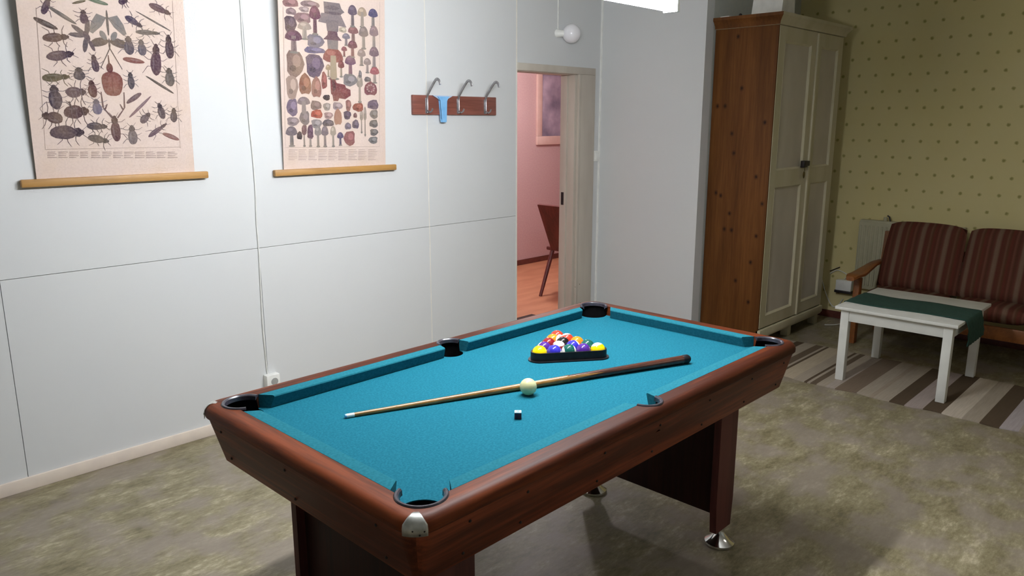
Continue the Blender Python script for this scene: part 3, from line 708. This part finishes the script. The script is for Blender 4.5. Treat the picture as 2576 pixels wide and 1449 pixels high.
rows = [[(1, Y_, 0, (0, 1, 0), (-.3, -.9, -.2), 'solid yellow pool ball at the front left corner of the rack'),
         (2, B_, 0, (0, 1, 0), (.93, -.15, .42), 'solid blue pool ball right of the yellow one, number showing'),
         (14, G_, 1, (.985, .12, -.12), (-.1, -.3, -.9), 'green striped pool ball in the middle of the front row'),
         (4, P_, 0, (0, 1, 0), (-.7, -.8, 0), 'solid purple pool ball beside the white capped yellow striped ball'),
         (9, Y_, 1, (-.25, .95, .12), (.1, -.2, -1), 'yellow striped pool ball with its white cap facing up')],
        [(12, P_, 1, (-.75, .58, -.3), (.3, -.6, -.9), 'purple striped pool ball behind the solid yellow ball'),
         (15, K_, 1, (.1, .8, -.6), (.1, .2, -1), 'dark red striped pool ball behind the solid blue ball'),
         (10, B_, 1, (.88, .44, .0), (-.3, -.2, -1), 'blue striped pool ball with white showing on its right'),
         (6, G_, 0, (0, 1, 0), (.2, -.9, .1), 'solid green pool ball behind the solid purple ball')],
        [(7, K_, 0, (0, 1, 0), (.2, -1, 0), 'solid dark red pool ball left of the black ball'),
         (8, BK, 0, (0, 1, 0), (.2, -1, -.3), 'solid black pool ball in the centre of the rack'),
         (5, O_, 0, (0, 1, 0), (.2, -1, -.3), 'solid orange pool ball right of the black ball')],
        [(13, O_, 1, (-.93, .3, -.2), (.2, -1, -.3), 'orange striped pool ball just left of the far apex of the rack'),
         (11, R_, 1, (.0, .72, -.7), (-.52, .28, .8), 'red striped pool ball with its number showing')],
        [(3, R_, 0, (0, 1, 0), (.35, .25, .9), 'solid red pool ball at the far apex of the rack')]]
for r, row in enumerate(rows):
    for i, (num, c, st, pole, nd, lab) in enumerate(row):
        p = Bc+V*(r*.0576*.866)+U*((i-(len(row)-1)/2)*.0576); ball(p, num, c, st, pole, nd, lab)
cue = at(1329, 973, z=ZB+BR)
bm = bmesh.new(); bmesh.ops.create_uvsphere(bm, u_segments=40, v_segments=24, radius=BR)
o = obj('cue_ball', bm, 'ball_w'); o.location = (cue.x, cue.y, ZB+BR+.0002); tag(o, 'plain ivory white cue ball resting in front of the cue', 'cue ball')

# rack triangle
def tri_off(off, n=8):
    A = Bc-U*.1152; B = Bc+U*.1152; C = Bc+V*(4*.0576*.866); pts = []
    for c, a0 in ((A, -150), (B, -90+0), (C, 30)):
        for k in range(n+1):
            a = math.radians({-150: 150, -90: 270, 30: 30}[a0]+120*k/n) if True else 0
            pts.append(Vector(c)+off*(U*math.cos(a)+V*math.sin(a)))
    return pts
rk = thing('ball_rack', 'black plastic triangle rack around the pool balls', 'ball rack', (Bc.x, Bc.y, ZB))
def ringprism(bm, a, b, z0, z1):
    A = tri_off(a); B = tri_off(b); n_ = len(A); v = [[bm.verts.new((p.x, p.y, z)) for p in L] for L, z in ((A, z0), (A, z1), (B, z1), (B, z0))]
    for k in range(4):
        for i in range(n_): bm.faces.new((v[k][i], v[k][(i+1) % n_], v[(k+1) % 4][(i+1) % n_], v[(k+1) % 4][i]))
bm = bmesh.new(); ringprism(bm, BR+.0012, BR+.0055, ZB+.0005, ZB+.036); obj('rack_wall', bm, 'black_pl', rk)
bm = bmesh.new(); ringprism(bm, BR+.0052, BR+.015, ZB+.0004, ZB+.005); obj('rack_flange', bm, 'black_pl', rk)

# cue stick
ct = Vector((1.227, 1.896)); cb = Vector((2.445, 1.427))
q = thing('pool_cue', 'two tone wooden pool cue lying across the teal cloth', 'pool cue', (ct.x, ct.y, ZB))
def cpt(t):
    r = .0063+(.0165-.0063)*t; p = ct.lerp(cb, t); return (p.x, p.y, ZB+.0004+r), r
def cseg(name, t0, t1, mat, m=6, dr=0):
    bm = bmesh.new(); ps = [cpt(t0+(t1-t0)*k/m) for k in range(m+1)]; tube(bm, [p for p, r in ps], [r+dr for p, r in ps], 24); return obj(name, bm, mat, q)
wdir = wood('cue_maple', (118, 80, 36), (156, 112, 58), 0, .25, coat=.4); wbutt = wood('cue_butt', (54, 26, 18), (78, 40, 26), 0, .25, coat=.2)
cseg('tip', 0, .004, M['blue_pl'], 1); cseg('ferrule', .0035, .022, M['plastic_w'], 2, .0001); cseg('shaft', .021, .60, wdir, 8); cseg('butt', .60, .975, wbutt, 8)
bm = bmesh.new(); (pb, rb) = cpt(.975); (pc, rc) = cpt(1.0); dv = (Vector(pc)-Vector(pb))
tube(bm, [Vector(pb), Vector(pb)+dv*.1, Vector(pc)-dv*.3, Vector(pc)], [rb, rb+.0008, rc+.0008, rc*.72], 24); obj('bumper', bm, 'black_pl', q)
# maple points running into the dark butt
for a0 in (.9, 2.6, 4.2, 5.8):
    bm = bmesh.new(); L_c = []
    for k in range(9):
        t = .595+.115*k/8; (p, r) = cpt(t); w = .62*(1-k/8)+.01; ax = Vector((cb.x-ct.x, cb.y-ct.y, 0)).normalized(); sd = Vector((0, 0, 1)).cross(ax)
        L_c.append([bm.verts.new(Vector(p)+(sd*math.cos(a0+w*j)+Vector((0, 0, 1))*math.sin(a0+w*j))*(r+.00025)) for j in (-1, -.5, 0, .5, 1)])
    for A, B in zip(L_c, L_c[1:]):
        for j in range(4): bm.faces.new((A[j], A[j+1], B[j+1], B[j]))
    obj('splice_point', bm, wdir, q)

# chalk
cp_ = at(1303, 1052, z=ZB); ca = -YAW
ck = thing('chalk_cube', 'small cue chalk cube with pale blue top on the teal cloth', 'chalk', (cp_.x, cp_.y, ZB))
ck.rotation_euler = (0, 0, ca)
def local(name, bm, mat, par):
    o = obj(name, bm, mat); o.parent = par; return o
local('label_wrap', bx(-.0108, .0108, -.0108, .0108, .0003, .0195, bev=.0008), 'chalk_side', ck)
bm = bmesh.new(); box(bm, -.0105, .0105, -.0105, .0105, .0195, .0225, bev=.001); local('chalk_block', bm, 'chalk', ck)
bm = bmesh.new(); prism(bm, [(math.cos(t)*.005, math.sin(t)*.005) for t in [PI*k/8 for k in range(16)]], .02245, .0227); local('worn_hollow', bm, mottled('worn_chalk', (96, 140, 160), (130, 170, 186), 90, .9), ck)

# ------------------------------------------------------------------ lamp over the table
LX0, LX1, LYc, LZ = 1.36, 2.86, 1.83, 2.09
lp = thing('fluorescent_lamp', 'long bright fluorescent lamp hanging above the pool table', 'lamp', (2.1, LYc, LZ))
n = N('lit_tube'); n.base((1, 1, 1, 1)); n.b.inputs['Emission Color'].default_value = (.94, .965, 1, 1); n.b.inputs['Emission Strength'].default_value = 172; M['lit'] = n.fin(.5)
bm = bmesh.new(); tube(bm, [(LX0+.02, LYc, LZ+.035), (LX1-.02, LYc, LZ+.035)], .033, 20); obj('tube_diffuser', bm, 'lit', lp)
bm = bmesh.new(); box(bm, LX0, LX1, LYc-.015, LYc+.015, LZ+.075, LZ+.095, bev=.004); obj('housing', bm, 'plastic_w', lp)
for x in (LX0, LX1-.02):
    obj('end_cap', bx(x, x+.02, LYc-.035, LYc+.035, LZ, LZ+.076, bev=.003), 'plastic_w', lp)
for x in (LX0+.25, LX1-.25):
    bm = bmesh.new(); tube(bm, [(x, LYc, LZ+.094), (x, LYc, CH)], .003, 6); obj('suspension_cord', bm, 'cable', lp)

# ------------------------------------------------------------------ wardrobe
WX0, WX1, WY0, WY1 = 5.113, 6.235, 2.432, 2.905
def knotty_pine():
    n = N('knotty_pine'); a = n.noise(9, 5, (1, 1, .06)); b = n.noise(70, 3, (1, 1, .06), .6)
    f = n.math('ADD', n.math('MULTIPLY', a, .65), n.math('MULTIPLY', b, .35))
    col = n.ramp(f, [(.36, s2l((80, 46, 17))), (.5, s2l((97, 58, 24))), (.64, s2l((114, 71, 32)))])
    ge = n.n('ShaderNodeNewGeometry'); mp = n.n('ShaderNodeMapping'); mp.inputs['Scale'].default_value = (0, 1, .8); n.l(ge.outputs['Position'], mp.inputs[0])
    dist = None
    for px, py in ((1857, 92), (1866, 222), (1805, 267), (1824, 267), (1924, 308), (1841, 336), (1846, 385), (1902, 445), (1917, 513), (1835, 537), (1822, 576), (1840, 579), (1902, 594), (1888, 660), (1850, 706), (1882, 760), (1813, 492), (1801, 485)):
        p = at(px, py, x=WX0); v = n.n('ShaderNodeVectorMath', operation='DISTANCE'); n.l(mp.outputs[0], v.inputs[0]); v.inputs[1].default_value = (0, p.y, p.z*.8)
        dist = v.outputs['Value'] if dist is None else n.math('MINIMUM', dist, v.outputs['Value'])
    dist = n.math('ADD', dist, n.math('MULTIPLY', n.math('SUBTRACT', n.noise(120, 2), .5), .006))
    k = n.ramp(dist, [(.004, (1, 1, 1, 1)), (.012, (.35, .35, .35, 1)), (.02, (0, 0, 0, 1))])
    n.base(n.mix(k, col, s2l((40, 18, 8)))); return n.fin(.6, spec=.2)
wd = thing('wardrobe', 'tall old wardrobe with pine side and worn cream double doors', 'wardrobe', ((WX0+WX1)/2, 2.67, 0))
bm = bmesh.new(); box(bm, WX0, WX0+.022, WY0, WY1, .085, 2.30, bev=.002); o = obj('side_panel', bm, knotty_pine(), wd); o['label'] = 'brown knotty pine side panel'
pinem = o.data.materials[0]
obj('side_panel', bx(WX1-.022, WX1, WY0, WY1, .085, 2.30, bev=.002), 'cream', wd)
obj('carcass', bx(WX0+.022, WX1-.022, WY0+.03, WY1, .12, 2.29), 'cream', wd)
bm = bmesh.new()
prf = [(0, 2.288), (.012, 2.29), (.016, 2.31), (.035, 2.335), (.045, 2.345), (.045, 2.365), (0, 2.368)]
cols = []
for cx, cy, ux, uy in ((WX0, WY1, -1, 0), (WX0, WY0, -1, -1), (WX1, WY0, 1, -1), (WX1, WY1, 1, 0)):
    cols.append([bm.verts.new((cx+ux*d, cy+uy*d, z)) for d, z in prf])
for A, B in zip(cols, cols[1:]):
    for i in range(len(prf)-1): bm.faces.new((A[i], B[i], B[i+1], A[i+1]))
bm.faces.new([c[-1] for c in cols]); bm.faces.new([c[0] for c in cols][::-1]); bm.faces.new(cols[0]); bm.faces.new(cols[-1])
cn = obj('cornice', bm, 'cream', wd); cn.data.materials.append(pinem)
for p in cn.data.polygons:
    if p.normal.x < -.3 and abs(p.normal.y) < .5: p.material_index = 1
XM = 5.735
def door(x0, x1, hinge_left):
    sl = .085; ya, yb = WY0-.004, WY0+.018; ps = ((.25, 1.19), (1.31, 2.19)); fx0, fx1 = x0+sl, x1-sl
    bm = bmesh.new()
    for a in ((x0, fx0, .165, 2.285), (fx1, x1, .165, 2.285), (fx0, fx1, .165, .25), (fx0, fx1, 1.19, 1.31), (fx0, fx1, 2.19, 2.285)): box(bm, a[0], a[1], ya, yb, a[2], a[3])
    dr = obj('door', bm, 'cream', wd); dr['label'] = 'left cream door' if hinge_left else 'right cream door'
    for z0, z1 in ps:
        obj('door_panel', bx(fx0, fx1, WY0+.010, WY0+.016, z0, z1), 'cream_panel', dr)
        bm = bmesh.new(); w_ = .013
        o_ = [bm.verts.new((x, ya-.001, z)) for x, z in ((fx0, z0), (fx1, z0), (fx1, z1), (fx0, z1))]
        i_ = [bm.verts.new((x, WY0+.010, z)) for x, z in ((fx0+w_, z0+w_), (fx1-w_, z0+w_), (fx1-w_, z1-w_), (fx0+w_, z1-w_))]
        b_ = [bm.verts.new((x, WY0+.012, z)) for x, z in ((fx0, z0), (fx1, z0), (fx1, z1), (fx0, z1))]
        for A, B in ((o_, i_), (i_, b_), (b_, o_)):
            for k in range(4): bm.faces.new((A[k], A[(k+1) % 4], B[(k+1) % 4], B[k]))
        obj('bead_moulding', bm, 'bead', dr, smooth=False)
    return dr
dl = door(WX0+.012, XM-.003, True); dr_ = door(XM+.001, WX1-.012, False)
obj('overlap_strip', bx(XM-.004, XM+.022, WY0-.017, WY0-.003, .165, 2.28, bev=.004), 'bead', dr_)
lk = at(2010, 415, y=WY0-.01)
bm = bmesh.new(); box(bm, XM-.125, XM-.062, WY0-.035, WY0-.004, 1.315, 1.365, bev=.004); box(bm, XM-.066, XM-.006, WY0-.028, WY0-.004, 1.325, 1.362, bev=.004); obj('latch', bm, 'iron', dl)
bm = bmesh.new(); kx = XM-.10; tube(bm, [(kx, WY0-.03, 1.32), (kx-.004, WY0-.032, 1.29)], .003, 6)
bmesh.ops.create_uvsphere(bm, u_segments=14, v_segments=10, radius=.018, matrix=Matrix.Translation((kx-.006, WY0-.03, 1.262)) @ Matrix.Diagonal((.85, .35, 1.5, 1))); obj('key_fob', bm, 'brass', dl)
bm = bmesh.new(); box(bm, WX0, WX1, WY0-.02, WY0+.02, .10, .155, bev=.006); box(bm, WX0+.01, WX1, WY0-.008, WY0+.02, .085, .11, bev=.003); obj('plinth', bm, 'cream', wd)
for x in (WX0+.01, (WX0+WX1)/2-.02, WX1-.07):
    for y in (WY0+.01, WY1-.08): obj('foot', bx(x, x+.06, y, y+.06, 0, .087, bev=.003), 'cream', wd)

# box and bits on top of the wardrobe
cb1 = thing('cardboard_box', 'crumpled white box standing on top of the wardrobe', 'box', (5.25, 2.56, 2.368))
bm = bmesh.new(); vs = box(bm, 5.15, 5.35, 2.44, 2.66, 2.3685, 2.50)
for v in bm.verts:
    if v.co.z > 2.45: v.co += Vector((random.uniform(-.015, .015), random.uniform(-.015, .015), random.uniform(-.01, .01)))
obj('box_body', bm, 'white_box', cb1, smooth=False)
bm = bmesh.new(); prism(bm, [(5.148, 2.48), (5.30, 2.436), (5.36, 2.50), (5.20, 2.56)], 2.50, 2.512); obj('box_flap', bm, 'white_box', cb1)
bm = bmesh.new(); p = at(1830, 33, z=2.37); box(bm, 5.10, 5.16, 2.80, 2.87, 2.3685, 2.375, bev=.002)
tag(recentre(obj('paper_strip', bm, 'white_box'), (5.13, 2.835, 2.3685)), 'small white paper strip lying at the back of the wardrobe top', 'paper')
bm = bmesh.new(); lathe(bm, (5.11, 2.72, 2.3685), [(0, 0), (.010, 0), (.012, .008), (.006, .014), (0, .016)], 14)
tag(recentre(obj('knob', bm, 'iron'), (5.11, 2.72, 2.3685)), 'small dark knob lying on the left edge of the wardrobe top', 'knob')

# ------------------------------------------------------------------ green wall: radiator, box, cables
rd = thing('radiator', 'cream panel radiator on the green dotted wall behind the sofa', 'radiator', (XG-.07, 1.9, .2))
bm = bmesh.new(); box(bm, XG-.075, XG-.06, 1.48, 2.25, .30, .855, bev=.006)
y = 1.50
while y < 2.24: box(bm, XG-.080, XG-.072, y, y+.014, .33, .825, bev=.003, seg=1); y += .033
obj('panel', bm, 'radiator', rd)
bm = bmesh.new(); box(bm, XG-.062, XG-.018, 1.49, 2.24, .31, .845, bev=.004); obj('convector', bm, 'radiator', rd)
obj('top_grille', bx(XG-.075, XG-.012, 1.485, 2.245, .852, .870, bev=.004), 'radiator', rd)
for yy in (1.65, 2.08): obj('wall_bracket', bx(XG-.02, XG-.0005, yy, yy+.03, .4, .8), 'radiator', rd)
bm = bmesh.new(); tube(bm, [(XG-.045, 2.06, .865), (XG-.045, 2.06, .90)], .014, 12); obj('air_valve', bm, 'radiator', rd)
bm = bmesh.new(); tube(bm, [(XG-.05, 2.02, .868), (XG-.05, 2.03, .905), (XG-.05, 2.045, .915)], .006, 8); obj('bleed_key', bm, 'iron', rd)
for yy in (1.52, 2.21):
    bm = bmesh.new(); tube(bm, [(XG-.04, yy, .32), (XG-.04, yy, 0)], .009, 10); obj('pipe', bm, 'radiator', rd)
jb = thing('junction_box', 'small white junction box low on the green wall left of the sofa', 'junction box', (XG, 2.32, .25))
obj('housing', bx(XG-.06, XG, 2.27, 2.40, .255, .345, bev=.006), 'plastic_w', jb); obj('lower_lip', bx(XG-.064, XG, 2.265, 2.405, .235, .257, bev=.003), 'iron', jb)
def cable(pts, label, r=.004, mat='cable'):
    bm = bmesh.new(); tube(bm, smooth_path(pts, 7), r, 8); tag(obj('loose_cable', bm, mat), label, 'cable', 'loose cables by the wardrobe')
def gp(px, py, o=.012): p = at(px, py, x=XG-o); return (XG-o, p.y, max(p.z, .005))
cable([gp(2070, 668), gp(2066, 690), gp(2072, 720), gp(2080, 745), gp(2094, 770), gp(2108, 768), gp(2120, 752)], 'pale cable hanging in a curve between the wardrobe and the white table')
cable([gp(2088, 688), gp(2104, 680), gp(2118, 683), gp(2132, 693), (XG-.02, 2.345, .35)], 'pale cable looping down into the junction box from above')
cable([gp(2088, 682, .01), gp(2100, 677, .012), gp(2113, 672, .012)], 'short dark cable end sticking off the green wall', .004, 'iron')
bm = bmesh.new(); tube(bm, smooth_path([(6.18, 2.36, .006), (6.24, 2.30, .006), (6.36, 2.27, .006), (6.46, 2.33, .006)], 7), .004, 8)
tag(obj('loose_cable', bm, 'cable'), 'pale cable lying on the floor at the wardrobe corner', 'cable', 'loose cables by the wardrobe')

# ------------------------------------------------------------------ sofa
SY1 = 2.03; SY0 = .36; SM = [1.985, 1.43, .90, .40]
sf = thing('sofa', 'wooden framed sofa with brown striped cushions against the green wall', 'sofa', (6.15, 1.2, 0))
for yy in (SY1-.045, SY0):
    bm = bmesh.new(); box(bm, 5.80, 5.86, yy, yy+.045, 0, .505, bev=.006); obj('front_leg', bm, 'sofa_wood', sf)
    bm = bmesh.new(); prism(bm, [(6.33, 0), (6.38, 0), (6.37, .42), (6.415, .80), (6.385, .80), (6.33, .42)], yy, yy+.045, lambda x, y, z: (x, z, y)); obj('rear_leg', bm, 'sofa_wood', sf)
    yc = yy+.0225
    top = smooth_path([(5.66, yc, .522), (5.72, yc, .535), (5.84, yc, .535), (6.0, yc, .555), (6.15, yc, .572), (6.35, yc, .565)], 6); W_ = [.028, .046, .050, .040, .030, .024]
    bm = bmesh.new(); rows_ = []
    for i, p in enumerate(top):
        t = i/(len(top)-1)*5; k = min(int(t), 4); w = W_[k]+(W_[k+1]-W_[k])*(t-k)
        rows_.append([bm.verts.new(p+Vector((0, a*w, b))) for a, b in ((-1, -.009), (-1, .009), (-.7, .016), (.7, .016), (1, .009), (1, -.009), (.7, -.015), (-.7, -.015))])
    for A, B in zip(rows_, rows_[1:]):
        for j in range(8): bm.faces.new((A[j], B[j], B[(j+1) % 8], A[(j+1) % 8]))
    bm.faces.new(rows_[0]); bm.faces.new(rows_[-1][::-1]); obj('armrest', bm, 'sofa_wood', sf)
    obj('side_rail', bx(5.85, 6.33, yy+.01, yy+.035, .22, .31, bev=.004), 'sofa_wood', sf)
obj('front_rail', bx(5.835, 5.86, SY0+.04, SY1-.04, .205, .295, bev=.004), 'sofa_wood', sf)
obj('back_rail', bx(6.37, 6.395, SY0+.04, SY1-.04, .62, .70, bev=.004), 'sofa_wood', sf)
def pillow(name, y0, y1, fn, nu=14, nv=14):
    # fn(u,v,s) -> point, u across (0..1), v along, s = -1/1 side
    bm = bmesh.new(); G = {}
    for s in (-1, 1):
        for i in range(nu+1):
            for j in range(nv+1):
                e = min(i, nu-i, j, nv-j)
                if s == 1 and e == 0: G[s, i, j] = G[-1, i, j]; continue
                G[s, i, j] = bm.verts.new(fn(i/nu, j/nv, s))
    for s in (-1, 1):
        for i in range(nu):
            for j in range(nv): bm.faces.new((G[s, i, j], G[s, i+1, j], G[s, i+1, j+1], G[s, i, j+1]))
    return obj(name, bm, 'sofa', sf, angle=80)
def bul(u, v): return (max(0, 1-abs(2*u-1)**5)*max(0, 1-abs(2*v-1)**5))**.5
for k in range(3):
    ya, yb = SM[k+1], SM[k]
    def back(u, v, s, ya=ya, yb=yb):
        uu = 2*u-1; y = ya+(yb-ya)*(.5+uu*.5*(1-.05*v**3)) ; z = .40+(.90-.40)*v - (.022*abs(uu)**6 + .012*uu*uu)*v**3
        x = 6.165+.17*v + s*.058*bul(u, v)+.0
        return (x, y, z)
    pillow('back_cushion', ya, yb, back)
    def seat(u, v, s, ya=ya, yb=yb):
        return (5.84+(6.24-5.84)*v, ya+(yb-ya)*u, .362+.02*(v-.3)*-1 + s*.062*bul(u, v))
    pillow('seat_cushion', ya, yb, seat)

# ------------------------------------------------------------------ coffee table and runner
tb = thing('coffee_table', 'small white painted square coffee table on the striped rug', 'table', (5.2, 1.43, .010))
TX0, TX1, TY0, TY1, TZ = 4.83, 5.595, 1.085, 1.79, .50
RZ = .009
obj('tabletop', bx(TX0, TX1, TY0, TY1, TZ-.02, TZ, bev=.003), 'table_w', tb)
for x in (TX0+.03, TX1-.08):
    for y in (TY0+.03, TY1-.08):
        obj('leg', bx(x, x+.05, y, y+.05, RZ+.0005, TZ-.0195, bev=.002), 'table_w', tb)
for a in ((TX0+.036, TX0+.056, TY0+.08, TY1-.08), (TX1-.056, TX1-.036, TY0+.08, TY1-.08), (TX0+.08, TX1-.08, TY0+.036, TY0+.056), (TX0+.08, TX1-.08, TY1-.056, TY1-.036)):
    obj('apron', bx(a[0], a[1], a[2], a[3], TZ-.095, TZ-.0195, bev=.001), 'table_w', tb)
bm = bmesh.new(); path = [(TY1+.012, .43), (TY1+.008, .47), (TY1+.004, TZ+.0012), (TY1-.01, TZ+.0035)]+[(TY1-.01-(TY1-TY0-.02)*k/12, TZ+.0035) for k in range(1, 13)]+[(TY0-.006, TZ+.001), (TY0-.012, .47), (TY0-.018, .44), (TY0-.016, .41), (TY0-.022, .38), (TY0-.02, .36), (TY0-.022, .345)]
RX0, RX1 = 4.985, 5.335; nn = 16; rows_ = []
for i, (y, z) in enumerate(path):
    r_ = []
    for k in range(nn+1):
        t = k/nn; hang = z < .49; wob = (.006*math.sin(t*21+z*9) if hang else .0); xe = RX0+(RX1-RX0)*t + .012*math.sin(i*.7)*(1 if k in (0, nn) else .3)
        if hang and y < TY0: xe += .02*(.5-z)/.16*(t-.3)
        r_.append(bm.verts.new((xe, y-(abs(wob) if y < TY0 else -abs(wob)), z + (.0 if hang else .0015*math.sin(t*17+i)))))
    rows_.append(r_)
for A, B in zip(rows_, rows_[1:]):
    for k in range(nn): bm.faces.new((A[k], A[k+1], B[k+1], B[k]))
o = obj('table_runner', bm, 'green', angle=80); md = o.modifiers.new('s', 'SOLIDIFY'); md.thickness = .0022; md.offset = 0
tag(recentre(o, (5.16, 1.43, TZ)), 'dark green woven runner draped across the white coffee table', 'table runner')

# rug
bm = bmesh.new(); RY0, RY1 = .05, 2.40; nn = 90; rw = []
for i in range(nn+1):
    y = RY0+(RY1-RY0)*i/nn; a = .008*math.sin(y*13)+.006*math.sin(y*29); row = []
    for x, z in ((4.69+a, .0006), (4.69+a, .007), (4.78, .0085), (5.12, .0085), (5.46, .0085), (5.55+a*.6, .007), (5.55+a*.6, .0006)): row.append(bm.verts.new((x, y, z)))
    rw.append(row)
for A, B in zip(rw, rw[1:]):
    for j in range(7): bm.faces.new((A[j], B[j], B[(j+1) % 7], A[(j+1) % 7]))
bm.faces.new(rw[0]); bm.faces.new(rw[-1][::-1])
o = obj('rag_rug', bm, 'rug', angle=70); recentre(o, (5.12, 0, 0)); tag(o, 'long grey and brown striped rag rug under the coffee table', 'rug')

# ------------------------------------------------------------------ light in the next room + added fill light + dim world
ld = bpy.data.lights.new('next_room_lamp', 'POINT'); ld.energy = 70; ld.shadow_soft_size = .12; ld.color = (1, .94, .96)
lo = bpy.data.objects.new('next_room_lamp', ld); lo.location = (5.4, 5.0, 2.3); COL.objects.link(lo)
al = bpy.data.lights.new('added_fill_light', 'AREA'); al.shape = 'RECTANGLE'; al.size = 1.2; al.size_y = .3; al.energy = 9; al.color = (1, .94, .84)  # unseen fill light added to lift the dim right side, no lamp fixture here
ao = bpy.data.objects.new('added_fill_light', al); ao.location = (3.6, -1.4, CH-.02); COL.objects.link(ao)
w = bpy.data.worlds.new('world'); sc.world = w; w.use_nodes = True
w.node_tree.nodes['Background'].inputs[0].default_value = (.5, .55, .6, 1); w.node_tree.nodes['Background'].inputs[1].default_value = .05
sc.view_settings.view_transform = 'Standard'; sc.view_settings.look = 'None'; sc.view_settings.gamma = 1
sc.view_settings.exposure = 0
sc.view_settings.use_curve_mapping = False
sc.cycles.max_bounces = 8; sc.cycles.diffuse_bounces = 5
